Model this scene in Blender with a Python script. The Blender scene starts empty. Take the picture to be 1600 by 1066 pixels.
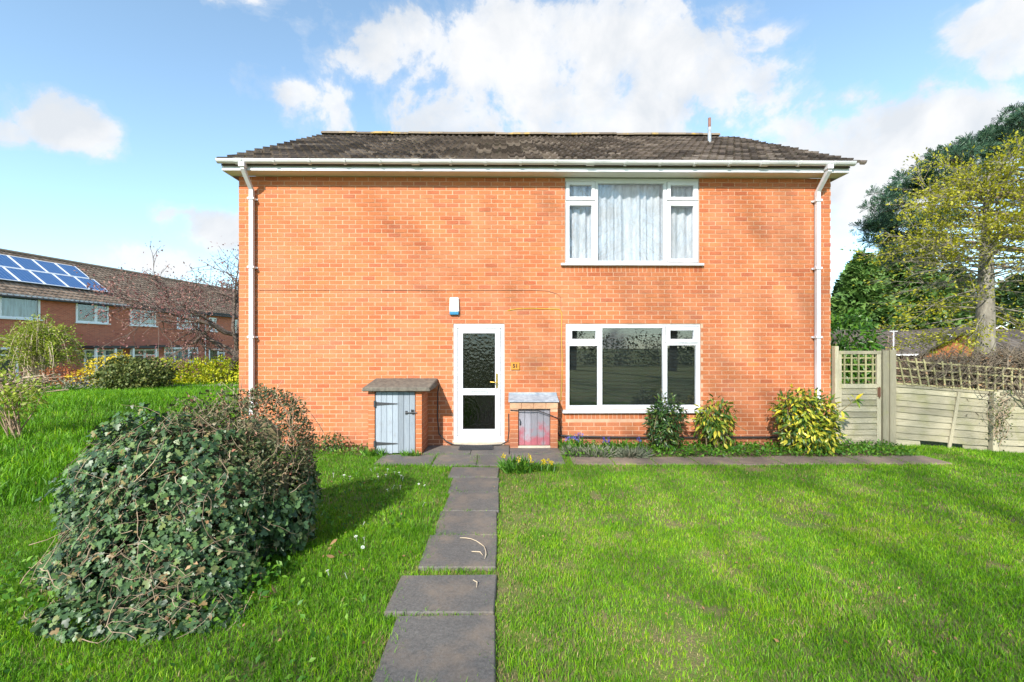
import bpy, bmesh, math, random
import numpy as np
from mathutils import Vector, Matrix

random.seed(7)
RNG = np.random.default_rng(7)
S = bpy.context.scene
COL = S.collection
R = math.radians

# ------------------------------------------------------------------ camera
CAM_Y, CAM_H, YAW, FPX = -7.95, 1.72, 0.6, 711.0
cd = bpy.data.cameras.new('camera')
cam = bpy.data.objects.new('camera', cd)
COL.objects.link(cam)
cam.location = (0, CAM_Y, CAM_H)
cam.rotation_euler = (R(90), 0, R(-YAW))
cd.sensor_width = 36
cd.lens = FPX * 36 / 1600
cd.shift_x = 10 / 1600
cd.shift_y = 10 / 1600
cd.clip_end = 3000
cd.clip_start = 0.05
S.camera = cam

# ------------------------------------------------------------------ light
SUN_AZ, SUN_EL = 22.0, 33.0          # sun behind the viewer's left shoulder
sv = Vector((-math.sin(R(SUN_AZ)) * math.cos(R(SUN_EL)), -math.cos(R(SUN_AZ)) * math.cos(R(SUN_EL)), math.sin(R(SUN_EL))))
sl = bpy.data.lights.new('sun', 'SUN')
sl.energy = 4.6
sl.angle = R(0.53)
sl.color = (1.0, 0.95, 0.86)
sun = bpy.data.objects.new('sun', sl)
sun.rotation_euler = sv.to_track_quat('Z', 'Y').to_euler()
sun.location = sv * 60
COL.objects.link(sun)

S.view_settings.view_transform = 'Standard'
S.view_settings.look = 'None'
S.view_settings.exposure = 0.83
S.view_settings.gamma = 1
S.view_settings.use_curve_mapping = False
S.render.engine = 'CYCLES'
S.cycles.max_bounces = 8
S.cycles.transparent_max_bounces = 16
S.cycles.use_denoising = True


def ray(px, py):
    c, s = math.cos(R(YAW)), math.sin(R(YAW))
    u, v = (px - 790) / FPX, (543 - py) / FPX
    return Vector((u * c + s, -u * s + c, v))


def at(px, py, y):
    """world point of the plane y = const seen at a photograph position (used as a ruler)"""
    r = ray(px, py)
    t = (y - CAM_Y) / r.y
    return Vector((t * r.x, y, CAM_H + t * r.z))


# ------------------------------------------------------------------ node helpers
def NT(m):
    return m.node_tree.nodes, m.node_tree.links


def new_mat(name):
    m = bpy.data.materials.new(name)
    m.use_nodes = True
    n, l = NT(m)
    return m, n, l, n['Principled BSDF']


def mathn(n, l, op, a, b=None, c=None):
    k = n.new('ShaderNodeMath')
    k.operation = op
    for i, v in enumerate((a, b, c)):
        if v is None:
            continue
        if isinstance(v, (int, float)):
            k.inputs[i].default_value = v
        else:
            l.new(v, k.inputs[i])
    return k.outputs[0]


def mixc(n, l, fac, a, b, mode='MIX'):
    k = n.new('ShaderNodeMix')
    k.data_type = 'RGBA'
    k.blend_type = mode
    for i, v in ((0, fac), (6, a), (7, b)):
        if isinstance(v, (int, float)):
            k.inputs[i].default_value = v
        elif isinstance(v, (tuple, list)):
            k.inputs[i].default_value = (*v[:3], 1)
        else:
            l.new(v, k.inputs[i])
    return k.outputs[2]


def noise(n, l, scale, detail=4, rough=.55, vec=None, dist=0.0):
    k = n.new('ShaderNodeTexNoise')
    k.inputs['Scale'].default_value = scale
    k.inputs['Detail'].default_value = detail
    k.inputs['Roughness'].default_value = rough
    k.inputs['Distortion'].default_value = dist
    if vec is not None:
        l.new(vec, k.inputs['Vector'])
    return k.outputs['Fac']


def ramp(n, l, fac, stops, const=False):
    k = n.new('ShaderNodeValToRGB')
    e = k.color_ramp.elements
    while len(e) < len(stops):
        e.new(0.5)
    for i, (p, c) in enumerate(stops):
        e[i].position = p
        e[i].color = (*c, 1) if isinstance(c, (tuple, list)) else (c, c, c, 1)
    if const:
        k.color_ramp.interpolation = 'CONSTANT'
    l.new(fac, k.inputs[0])
    return k.outputs[0]


def wpos(n, l, scale=None):
    g = n.new('ShaderNodeNewGeometry')
    if scale is None:
        return g.outputs['Position']
    k = n.new('ShaderNodeVectorMath')
    k.operation = 'MULTIPLY'
    l.new(g.outputs['Position'], k.inputs[0])
    k.inputs[1].default_value = scale
    return k.outputs[0]


def bump(n, l, b, h, strength, dist=.01):
    k = n.new('ShaderNodeBump')
    k.inputs['Strength'].default_value = strength
    k.inputs['Distance'].default_value = dist
    l.new(h, k.inputs['Height'])
    l.new(k.outputs[0], b.inputs['Normal'])


def island(n, l):
    g = n.new('ShaderNodeNewGeometry')
    o = n.new('ShaderNodeObjectInfo')
    return mathn(n, l, 'FRACT', mathn(n, l, 'ADD', g.outputs['Random Per Island'], o.outputs['Random']))


def pbr(name, col, rough=.6, col2=None, scale=5, detail=5, bump_s=0, bump_scale=40, metal=0, spec=.5, coords=None, rng=(.35, .65), island_var=0):
    m, n, l, b = new_mat(name)
    p = wpos(n, l, coords)
    if col2 is not None:
        f = noise(n, l, scale, detail, .6, p)
        c = ramp(n, l, f, [(rng[0], col), (rng[1], col2)])
    else:
        c = None
    if island_var:
        r = island(n, l)
        g = mathn(n, l, 'MULTIPLY_ADD', r, island_var, 1 - island_var / 2)
        k = n.new('ShaderNodeCombineColor')
        for i in range(3):
            l.new(g, k.inputs[i])
        c = mixc(n, l, 1.0, c if c is not None else col, k.outputs[0], 'MULTIPLY')
    if c is None:
        b.inputs['Base Color'].default_value = (*col, 1)
    else:
        l.new(c, b.inputs['Base Color'])
    b.inputs['Roughness'].default_value = rough
    b.inputs['Metallic'].default_value = metal
    b.inputs['Specular IOR Level'].default_value = spec
    if bump_s:
        bump(n, l, b, noise(n, l, bump_scale, 4, .6, p), bump_s)
    return m


def leafy(name, stops, rough=.45, transl=.25, spec=.4, big=None):
    """foliage: each leaf its own tone, some light through the leaf"""
    m, n, l, b = new_mat(name)
    f = island(n, l)
    if big:
        f = mathn(n, l, 'ADD', mathn(n, l, 'MULTIPLY', f, .6), mathn(n, l, 'MULTIPLY', noise(n, l, big, 2, .5, wpos(n, l)), .4))
    c = ramp(n, l, f, stops)
    l.new(c, b.inputs['Base Color'])
    b.inputs['Roughness'].default_value = rough
    b.inputs['Specular IOR Level'].default_value = spec
    if transl > 0:
        t = n.new('ShaderNodeBsdfTranslucent')
        l.new(c, t.inputs['Color'])
        x = n.new('ShaderNodeMixShader')
        x.inputs[0].default_value = transl
        l.new(b.outputs[0], x.inputs[1])
        l.new(t.outputs[0], x.inputs[2])
        l.new(x.outputs[0], n['Material Output'].inputs['Surface'])
    return m


# ------------------------------------------------------------------ sky
w = bpy.data.worlds.new('World')
S.world = w
w.use_nodes = True
n, l = w.node_tree.nodes, w.node_tree.links
bg = n['Background']
sky = n.new('ShaderNodeTexSky')
sky.sky_type = 'NISHITA'
sky.sun_disc = False
sky.sun_elevation = R(SUN_EL)
sky.sun_rotation = math.atan2(sv.x, sv.y)
sky.air_density = 1.0
sky.dust_density = 0.35
sky.ozone_density = 1.6
SKY_K = 0.15
bg.inputs['Strength'].default_value = SKY_K
tc = n.new('ShaderNodeTexCoord')
D = tc.outputs['Generated']
# wispy edges: noise on the direction, warped
nz = noise(n, l, 5.5, 9, .62, D, .35)
nz2 = noise(n, l, 14.0, 6, .6, D, .2)
CLOUDS = [  # photograph position, half width, half height, weight
    (112, 205, 62, 38, 1.1),
    (610, 85, 120, 62, 1.0), (850, 95, 220, 80, 1.12), (1050, 105, 130, 62, 1.0), (800, 180, 300, 52, .95),
    (520, 185, 70, 38, .8), (640, 190, 80, 40, .8), (960, 180, 260, 60, 1.05),
    (450, 8, 110, 32, .78), (900, 14, 90, 30, .68), (1030, 20, 60, 24, .66),
    (1225, 240, 100, 75, .95), (1420, 225, 190, 75, 1.1), (1330, 320, 110, 70, .85), (1560, 200, 130, 62, 1.0),
    (1570, 22, 120, 50, .9), (1590, 85, 60, 50, .85), (1190, 62, 60, 22, .62), (1290, 160, 60, 26, .62),
    (350, 362, 60, 26, .8), (225, 408, 75, 24, .78), (470, 150, 45, 28, .66), (5, 205, 40, 22, .66),
]
acc = None
for (px, py, rx, ry, wt) in CLOUDS:
    c = ray(px, py)
    L = c.length
    c = c.normalized()
    sx, sz = rx / FPX / L, ry / FPX / L
    sub = n.new('ShaderNodeVectorMath'); sub.operation = 'SUBTRACT'
    l.new(D, sub.inputs[0]); sub.inputs[1].default_value = c
    mul = n.new('ShaderNodeVectorMath'); mul.operation = 'MULTIPLY'
    l.new(sub.outputs[0], mul.inputs[0]); mul.inputs[1].default_value = (1 / sx, 1 / max(sx, sz), 1 / sz)
    ln = n.new('ShaderNodeVectorMath'); ln.operation = 'LENGTH'
    l.new(mul.outputs[0], ln.inputs[0])
    v = mathn(n, l, 'MULTIPLY', mathn(n, l, 'SUBTRACT', 1.25, ln.outputs['Value']), wt)
    v = mathn(n, l, 'MINIMUM', v, wt * .75)
    acc = v if acc is None else mathn(n, l, 'MAXIMUM', acc, v)
# the rest of the sky carries the same broken cumulus
sep = n.new('ShaderNodeSeparateXYZ'); l.new(D, sep.inputs[0])
rest = noise(n, l, 2.2, 3, .5, D)
rest = mathn(n, l, 'MULTIPLY', mathn(n, l, 'SUBTRACT', rest, .49), 4.0)
back = mathn(n, l, 'MULTIPLY_ADD', sep.outputs['Y'], -5.0, 1.6)
back = mathn(n, l, 'MINIMUM', mathn(n, l, 'MAXIMUM', back, 0.0), 1.0)
rest = mathn(n, l, 'ADD', mathn(n, l, 'MULTIPLY', rest, back), mathn(n, l, 'MULTIPLY', mathn(n, l, 'SUBTRACT', 1.0, back), -2.0))
acc = mathn(n, l, 'MAXIMUM', acc, mathn(n, l, 'MINIMUM', rest, .8))
dens = mathn(n, l, 'ADD', acc, mathn(n, l, 'MULTIPLY', mathn(n, l, 'SUBTRACT', nz, .53), 3.4))
dens = mathn(n, l, 'ADD', dens, mathn(n, l, 'MULTIPLY', mathn(n, l, 'SUBTRACT', nz2, .5), 1.3))
alpha = ramp(n, l, dens, [(.02, 0.0), (.26, .18), (.50, .84), (.80, .98)])
shade = noise(n, l, 7.5, 6, .55, D, .3)
ccol = ramp(n, l, shade, [(.38, (.77, .81, .86)), (.60, (.97, .975, .985))])
CK = .585 / SKY_K
k = n.new('ShaderNodeVectorMath'); k.operation = 'SCALE'
l.new(ccol, k.inputs[0]); k.inputs['Scale'].default_value = CK
hsv = n.new('ShaderNodeHueSaturation')
hsv.inputs['Saturation'].default_value = .80
hsv.inputs['Value'].default_value = 1.0
l.new(sky.outputs[0], hsv.inputs['Color'])
tint = mixc(n, l, 1.0, hsv.outputs[0], (.90, 1.10, 1.14), 'MULTIPLY')
l.new(mixc(n, l, alpha, tint, k.outputs[0]), bg.inputs['Color'])

# ------------------------------------------------------------------ mesh helpers
WO = {}


def wo(o):
    return WO.get(o.name, Vector((0, 0, 0))) if o is not None else Vector((0, 0, 0))


def place(o, parent, origin):
    COL.objects.link(o)
    WO[o.name] = Vector(origin)
    if parent is not None:
        o.parent = parent
    o.location = Vector(origin) - wo(parent)
    return o


def tag(o, label=None, cat=None, group=None, kind=None):
    if label: o['label'] = label
    if cat: o['category'] = cat
    if group: o['group'] = group
    if kind: o['kind'] = kind
    return o


def thing(name, loc, label, cat, group=None):
    o = bpy.data.objects.new(name, None)
    o.empty_display_size = .1
    place(o, None, loc)
    return tag(o, label, cat, group)


class MB:
    def __init__(s):
        s.v, s.f = [], []

    def add(s, vs, fs):
        b = len(s.v)
        s.v += [tuple(p) for p in vs]
        s.f += [tuple(b + i for i in q) for q in fs]

    def box(s, x0, x1, y0, y1, z0, z1, skip=''):
        vs = [(x0, y0, z0), (x1, y0, z0), (x1, y1, z0), (x0, y1, z0), (x0, y0, z1), (x1, y0, z1), (x1, y1, z1), (x0, y1, z1)]
        fs = {'d': (3, 2, 1, 0), 'u': (4, 5, 6, 7), 'f': (0, 1, 5, 4), 'r': (1, 2, 6, 5), 'b': (2, 3, 7, 6), 'l': (3, 0, 4, 7)}
        s.add(vs, [q for k_, q in fs.items() if k_ not in skip])

    def hexa(s, p):
        """eight corners: four below counter-clockwise, four above"""
        s.add(p, [(3, 2, 1, 0), (4, 5, 6, 7), (0, 1, 5, 4), (1, 2, 6, 5), (2, 3, 7, 6), (3, 0, 4, 7)])

    def bar(s, a, b, wx, wy, up=(0, 0, 1)):
        a, b = Vector(a), Vector(b)
        d = (b - a).normalized()
        u = Vector(up)
        if abs(d.dot(u)) > .95:
            u = Vector((0, 1, 0))
        x = d.cross(u).normalized()
        y = x.cross(d).normalized()
        x *= wx / 2; y *= wy / 2
        s.hexa([a - x - y, a + x - y, b + x - y, b - x - y, a - x + y, a + x + y, b + x + y, b - x + y])

    def tube(s, pts, rad, k=5, cap=True, square=False):
        pts = [Vector(p) for p in pts]
        if not hasattr(rad, '__len__'):
            rad = [rad] * len(pts)
        rings = []
        ref = Vector((0, 0, 1))
        d0 = (pts[-1] - pts[0])
        if d0.length > 0 and abs(d0.normalized().z) > .8:
            ref = Vector((0, 1, 0))
        for i, p in enumerate(pts):
            d = (pts[min(i + 1, len(pts) - 1)] - pts[max(i - 1, 0)])
            d = d.normalized() if d.length > 1e-9 else Vector((0, 0, 1))
            x = d.cross(ref)
            x = x.normalized() if x.length > 1e-4 else Vector((1, 0, 0))
            y = d.cross(x).normalized()
            off = math.pi / 4 if square else 0
            rings.append([p + rad[i] * (math.cos(off + 2 * math.pi * j / k) * x + math.sin(off + 2 * math.pi * j / k) * y) for j in range(k)])
        vs = [q for r_ in rings for q in r_]
        fs = []
        for i in range(len(pts) - 1):
            for j in range(k):
                a, b = i * k + j, i * k + (j + 1) % k
                fs.append((a, b, b + k, a + k))
        if cap:
            fs.append(tuple(range(k)))
            fs.append(tuple((len(pts) - 1) * k + j for j in reversed(range(k))))
        s.add(vs, fs)

    def sheet(s, x0, x1, z0, z1, holes, y0, y1):
        """a slab in the x-z plane from y0 (front) to y1 with rectangular holes"""
        xs = sorted({x0, x1, *[h[0] for h in holes], *[h[1] for h in holes]})
        zs = sorted({z0, z1, *[h[2] for h in holes], *[h[3] for h in holes]})
        nx, nz_ = len(xs) - 1, len(zs) - 1
        full = [[not any(h[0] - 1e-6 <= xs[i] and xs[i + 1] <= h[1] + 1e-6 and h[2] - 1e-6 <= zs[j] and zs[j + 1] <= h[3] + 1e-6 for h in holes)
                 for j in range(nz_)] for i in range(nx)]
        ok = lambda i, j: 0 <= i < nx and 0 <= j < nz_ and full[i][j]
        idx = {}

        def V(i, j, b):
            if (i, j, b) not in idx:
                idx[(i, j, b)] = len(s.v)
                s.v.append((xs[i], y1 if b else y0, zs[j]))
            return idx[(i, j, b)]
        for i in range(nx):
            for j in range(nz_):
                if not full[i][j]:
                    continue
                s.f.append((V(i, j, 0), V(i + 1, j, 0), V(i + 1, j + 1, 0), V(i, j + 1, 0)))
                s.f.append((V(i, j + 1, 1), V(i + 1, j + 1, 1), V(i + 1, j, 1), V(i, j, 1)))
                if not ok(i - 1, j): s.f.append((V(i, j, 1), V(i, j, 0), V(i, j + 1, 0), V(i, j + 1, 1)))
                if not ok(i + 1, j): s.f.append((V(i + 1, j, 0), V(i + 1, j, 1), V(i + 1, j + 1, 1), V(i + 1, j + 1, 0)))
                if not ok(i, j - 1): s.f.append((V(i, j, 1), V(i + 1, j, 1), V(i + 1, j, 0), V(i, j, 0)))
                if not ok(i, j + 1): s.f.append((V(i, j + 1, 0), V(i + 1, j + 1, 0), V(i + 1, j + 1, 1), V(i, j + 1, 1)))

    def mesh(s, name, m, origin=(0, 0, 0), bevel=0, smooth=False):
        o = Vector(origin)
        me = bpy.data.meshes.new(name)
        me.from_pydata([(p[0] - o.x, p[1] - o.y, p[2] - o.z) for p in s.v], [], s.f)
        if bevel:
            b = bmesh.new(); b.from_mesh(me)
            bmesh.ops.remove_doubles(b, verts=b.verts, dist=1e-5)
            es = [e for e in b.edges if len(e.link_faces) == 2 and e.calc_face_angle(0) > .6]
            bmesh.ops.bevel(b, geom=es, offset=bevel, segments=1, affect='EDGES', profile=.5)
            b.to_mesh(me); b.free()
        for q in (m if isinstance(m, (list, tuple)) else [m]):
            me.materials.append(q)
        if smooth:
            me.polygons.foreach_set('use_smooth', [True] * len(me.polygons))
        me.update()
        return me

    def build(s, name, m, parent=None, origin=None, bevel=0, smooth=False):
        if origin is None:
            a = np.array(s.v)
            lo, hi = a.min(0), a.max(0)
            origin = ((lo[0] + hi[0]) / 2, (lo[1] + hi[1]) / 2, lo[2])
        o = bpy.data.objects.new(name, s.mesh(name, m, origin, bevel, smooth))
        return place(o, parent, origin)


def quick(name, fn, m, parent=None, **kw):
    b = MB(); fn(b)
    return b.build(name, m, parent, **kw)


def share(name, me, loc, parent, rot=None, scale=1.0):
    o = bpy.data.objects.new(name, me)
    place(o, parent, loc)
    if rot is not None:
        o.rotation_euler = rot
    if scale != 1.0:
        o.scale = (scale,) * 3 if not hasattr(scale, '__len__') else scale
    return o


def np_mesh(name, V, F, m, attrs=None, smooth=False):
    """V: n x 3, F: list of (face array m x k)"""
    me = bpy.data.meshes.new(name)
    me.vertices.add(len(V))
    me.vertices.foreach_set('co', np.ascontiguousarray(V, dtype=np.float32).ravel())
    loops = np.concatenate([f.ravel() for f in F])
    tot = np.concatenate([np.full(len(f), f.shape[1], dtype=np.int32) for f in F])
    start = np.concatenate([[0], np.cumsum(tot)[:-1]]).astype(np.int32)
    me.loops.add(len(loops))
    me.loops.foreach_set('vertex_index', loops.astype(np.int32))
    me.polygons.add(len(tot))
    me.polygons.foreach_set('loop_start', start)
    for k_, a in (attrs or {}).items():
        at_ = me.attributes.new(k_, 'FLOAT', 'POINT')
        at_.data.foreach_set('value', a.astype(np.float32))
    for q in (m if isinstance(m, (list, tuple)) else [m]):
        me.materials.append(q)
    if smooth:
        me.polygons.foreach_set('use_smooth', [True] * len(tot))
    me.update(calc_edges=True)
    me.validate()
    return me


def nrm(a):
    return a / np.maximum(np.linalg.norm(a, axis=-1, keepdims=True), 1e-9)


# leaf templates: x across, y along, z normal
TPL = {
    'lance': (np.array([(0, 0, 0), (-.17, .35, .05), (0, .4, 0), (.17, .35, .05), (-.13, .7, .03), (0, .72, -.03), (.13, .7, .03), (0, 1, -.1)]),
              [np.array([(0, 2, 1), (0, 3, 2), (4, 5, 7), (5, 6, 7)]), np.array([(1, 2, 5, 4), (2, 3, 6, 5)])]),
    'oval': (np.array([(0, 0, 0), (-.26, .45, .06), (0, .5, 0), (.26, .45, .06), (0, 1, -.05)]),
             [np.array([(0, 2, 1), (0, 3, 2), (1, 2, 4), (2, 3, 4)])]),
    'ivy': (np.array([(0, 0, 0), (-.34, -.06, .03), (-.48, .3, .06), (-.2, .42, .02), (-.3, .72, .04), (0, 1, -.06), (.3, .72, .04), (.2, .42, .02), (.48, .3, .06), (.34, -.06, .03)]),
            [np.array([(0, 2, 1), (0, 3, 2), (3, 5, 4), (0, 7, 3), (3, 7, 5), (7, 6, 5), (0, 8, 7), (0, 9, 8)])]),
    'quad': (np.array([(0, 0, 0), (-.3, .5, .06), (.3, .5, .06), (0, 1, 0)]), [np.array([(0, 2, 1), (1, 2, 3)])]),
    'strap': (np.array([(-.06, 0, 0), (.06, 0, 0), (-.05, .55, .05), (.05, .55, .05), (0, 1, -.12)]), [np.array([(2, 3, 4)]), np.array([(0, 1, 3, 2)])]),
    'needle': (np.array([(0, 0, 0), (-.14, 1, .1), (-.02, 1, .1), (.0, 0, .02), (.05, 1, -.15), (.17, .95, -.1), (0, .0, 0), (-.35, .8, -.05), (-.27, .86, .0), (0, 0, 0), (.36, .78, .1), (.42, .7, .05)]),
               [np.array([(0, 2, 1), (3, 5, 4), (6, 8, 7), (9, 11, 10)])]),
    'frond': (np.array([(0, 0, 0), (-.22, .3, .0), (.22, .3, .0), (-.34, .62, -.05), (0, .55, .03), (.34, .62, -.05), (-.1, .8, 0), (.1, .8, 0), (0, 1.05, -.15)]),
              [np.array([(0, 4, 1), (0, 2, 4), (1, 4, 3), (2, 5, 4), (4, 6, 3), (4, 5, 7), (4, 7, 6), (6, 7, 8)])]),
}


def leaves(name, P, N, U, size, tpl, m):
    """mesh of leaves at P, normals N, pointing to U"""
    T, F = TPL[tpl]
    U = nrm(U)
    N = N - (N * U).sum(-1, keepdims=True) * U
    N = nrm(N)
    X = np.cross(U, N)
    s = np.asarray(size).reshape(-1, 1, 1)
    V = P[:, None, :] + s * (T[None, :, 0:1] * X[:, None] + T[None, :, 1:2] * U[:, None] + T[None, :, 2:3] * N[:, None])
    k_ = len(T)
    off = (np.arange(len(P)) * k_)[:, None, None]
    FF = [(f[None] + off).reshape(-1, f.shape[1]) for f in F]
    return np_mesh(name, V.reshape(-1, 3), FF, m)


def leaf_obj(name, P, N, U, size, tpl, m, parent, kind=None):
    c = np.array(P).mean(0)
    c[2] = np.array(P)[:, 2].min()
    me = leaves(name, np.array(P) - c, np.array(N), np.array(U), size, tpl, m)
    o = bpy.data.objects.new(name, me)
    place(o, parent, Vector(c))
    if kind: o['kind'] = kind
    return o


def rdir(k_, up=0.0):
    a = RNG.normal(size=(k_, 3))
    a = nrm(a)
    a[:, 2] += up
    return nrm(a)


def vnoise(x, y, seed=0):
    x = np.asarray(x, float); y = np.asarray(y, float)
    xi, yi = np.floor(x).astype(int), np.floor(y).astype(int)
    fx, fy = x - xi, y - yi
    fx = fx * fx * (3 - 2 * fx); fy = fy * fy * (3 - 2 * fy)

    def h(a, b):
        v = np.sin(a * 127.1 + b * 311.7 + seed * 74.7) * 43758.5453
        return v - np.floor(v)
    return (h(xi, yi) * (1 - fx) + h(xi + 1, yi) * fx) * (1 - fy) + (h(xi, yi + 1) * (1 - fx) + h(xi + 1, yi + 1) * fx) * fy


def fbm(x, y, seed=0, o=4):
    t, a, sm = 0, 1, 0
    for i in range(o):
        t = t + a * vnoise(np.asarray(x) * 2 ** i, np.asarray(y) * 2 ** i, seed + i)
        sm += a
        a *= .55
    return t / sm


def sst(a, b, x):
    t = np.clip((np.asarray(x, float) - a) / (b - a), 0, 1)
    return t * t * (3 - 2 * t)


def H(x, y):
    """height of the ground"""
    x = np.asarray(x, float); y = np.asarray(y, float)
    h = -1.2 * sst(9, 18, x) * sst(2, 14, y)
    h = h - .45 * sst(12, 20, y) * sst(-10, -18, x)
    h = h + .30 * np.exp(-((x + 11.5) / 3.5) ** 2 - ((y - 5.0) / 2.6) ** 2)
    h = h + .03 * (fbm(x * .5, y * .5, 3) - .5) * sst(-4.9, -6.0, x)
    h = h - .09 * sst(7.0, 9.0, x) * sst(3, 0, np.abs(y))
    return h


# ------------------------------------------------------------------ materials
def brick_mat(name, lift=1.0):
    m, n, l, b = new_mat(name)
    p = wpos(n, l)
    f = island(n, l)
    c = ramp(n, l, f, [(0, (.38, .104, .044)), (.07, (.44, .130, .050)), (.4, (.475, .153, .060)), (.72, (.50, .168, .065)), (.92, (.455, .144, .062)), (.98, (.39, .112, .053)), (1, (.52, .182, .050))])
    g = noise(n, l, 45, 5, .65, p)
    c = mixc(n, l, 1, c, ramp(n, l, g, [(.3, (.80, .78, .78)), (.7, (1.12, 1.12, 1.12))]), 'MULTIPLY')
    big = noise(n, l, 1.1, 4, .6, wpos(n, l, (1, 1, 1.3)))
    c = mixc(n, l, ramp(n, l, big, [(.42, 0.0), (.75, .28)]), c, (.58, .29, .18))
    sp_ = n.new('ShaderNodeSeparateXYZ'); l.new(p, sp_.inputs[0])
    splash = mathn(n, l, 'MULTIPLY', mathn(n, l, 'SUBTRACT', noise(n, l, 2.6, 5, .65, wpos(n, l, (1, 1, .5))), mathn(n, l, 'MULTIPLY_ADD', sp_.outputs[2], .9, .22)), 3.2)
    c = mixc(n, l, ramp(n, l, splash, [(0.0, 0.0), (.6, .55)]), c, (.24, .095, .055))
    streak = noise(n, l, 5, 4, .6, wpos(n, l, (1.6, 1, .12)))
    c = mixc(n, l, ramp(n, l, streak, [(.56, 0.0), (.72, .22)]), c, (.30, .12, .06))
    l.new(c, b.inputs['Base Color'])
    b.inputs['Roughness'].default_value = .85
    b.inputs['Specular IOR Level'].default_value = .25
    bump(n, l, b, g, .25, .006)
    return m


M = {}
M['brick'] = brick_mat('brick')
M['mortar'] = pbr('mortar', (.53, .29, .175), .9, (.60, .37, .25), 6, bump_s=.3, bump_scale=120)
M['white'] = pbr('white_plastic', (.66, .66, .69), .32, (.60, .60, .63), 2.5, spec=.5)
M['gutter'] = pbr('gutter_plastic', (.66, .66, .67), .35, (.58, .58, .57), 1.2)
M['soffit'] = pbr('soffit_board', (.76, .75, .70), .6, (.68, .67, .61), 1.5)
M['dark_gap'] = pbr('rubber', (.02, .02, .022), .7)
M['lead'] = pbr('lead_sheet', (.22, .26, .31), .5, (.38, .42, .46), 14, bump_s=.4, bump_scale=18)
M['concrete'] = pbr('weathered_concrete', (.085, .075, .062), .9, (.17, .15, .12), 16, bump_s=.6, bump_scale=60)
M['pale_concrete'] = pbr('pale_concrete', (.42, .36, .28), .9, (.55, .47, .36), 12, bump_s=.4)
M['iron'] = pbr('black_iron', (.03, .032, .036), .55)
M['brass'] = pbr('brass', (.62, .42, .10), .28, metal=1)
M['cable'] = pbr('black_cable', (.03, .027, .027), .6)
M['grey_cable'] = pbr('thin_brown_cable', (.30, .15, .09), .7)
M['yellow_cable'] = pbr('yellow_cable', (.62, .40, .04), .5)
M['wood_plaque'] = pbr('varnished_wood', (.60, .26, .03), .4, (.48, .19, .02), 30, coords=(1, 1, 6))
M['ink'] = pbr('dark_numerals', (.05, .018, .008), .6)
M['mat'] = pbr('rubber_mat', (.022, .023, .026), .7, (.04, .04, .045), 60, bump_s=.5)
M['blue'] = pbr('blue_plastic', (.05, .25, .45), .4)
M['alarm'] = pbr('alarm_plastic', (.66, .69, .68), .4)
M['curtain'] = pbr('net_curtain', (.66, .67, .69), .9, (.50, .52, .55), 9, 6, coords=(3, 1, .7))
M['blind'] = pbr('blind_slat', (.030, .036, .034), .5)
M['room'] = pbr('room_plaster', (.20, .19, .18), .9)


def glass_mat(name, tint=(1, 1, 1), wav=0.0, wscale=30, refl=1.0, rough=0.0):
    m, n, l, b = new_mat(name)
    n.remove(b)
    t = n.new('ShaderNodeBsdfTransparent'); t.inputs[0].default_value = (*tint, 1)
    g = n.new('ShaderNodeBsdfGlossy'); g.inputs['Roughness'].default_value = rough
    fr = n.new('ShaderNodeFresnel'); bf = n.new('ShaderNodeNewGeometry')
    l.new(mathn(n, l, 'MULTIPLY_ADD', bf.outputs['Backfacing'], 1 / 1.62 - 1.62, 1.62), fr.inputs['IOR'])
    p = wpos(n, l)
    bp = n.new('ShaderNodeBump')
    bp.inputs['Strength'].default_value = max(wav, .004)
    bp.inputs['Distance'].default_value = .02
    if wav > 0.1:
        v = n.new('ShaderNodeTexVoronoi'); v.inputs['Scale'].default_value = wscale
        v.feature = 'SMOOTH_F1'
        l.new(p, v.inputs['Vector'])
        l.new(v.outputs['Distance'], bp.inputs['Height'])
    else:
        l.new(noise(n, l, .9, 1, .5, p), bp.inputs['Height'])
    l.new(bp.outputs[0], g.inputs['Normal'])
    x = n.new('ShaderNodeMixShader')
    k_ = mathn(n, l, 'MULTIPLY', fr.outputs[0], refl)
    l.new(mathn(n, l, 'MINIMUM', k_, 1.0), x.inputs[0])
    l.new(t.outputs[0], x.inputs[1]); l.new(g.outputs[0], x.inputs[2])
    l.new(x.outputs[0], n['Material Output'].inputs['Surface'])
    return m


M['glass'] = glass_mat('window_glass', (.95, .96, .97), 0, refl=1.7)
M['pattern_glass'] = glass_mat('obscured_glass', (.34, .40, .37), .13, 22, refl=1.1, rough=.13)
M['far_glass'] = glass_mat('far_window_glass', (.80, .86, .90), 0, refl=1.4)


def tile_mat(name, cols, lichen=0.0, patch=.25):
    m, n, l, b = new_mat(name)
    p = wpos(n, l)
    c = ramp(n, l, island(n, l), cols)
    g = noise(n, l, 26, 6, .7, p)
    c = mixc(n, l, ramp(n, l, g, [(.50, 0.0), (.72, patch)]), c, (.24, .21, .16))
    c = mixc(n, l, ramp(n, l, noise(n, l, 12, 5, .7, p), [(.55, 0.0), (.75, .8)]), c, (.05, .055, .028))
    if lichen:
        c = mixc(n, l, ramp(n, l, noise(n, l, 1.7, 4, .6, wpos(n, l, (1, .3, .3))), [(.52, 0.0), (.62, lichen)]), c, (.50, .32, .05))
    l.new(c, b.inputs['Base Color'])
    b.inputs['Roughness'].default_value = .9
    b.inputs['Specular IOR Level'].default_value = .2
    bump(n, l, b, g, .8, .02)
    return m


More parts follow.
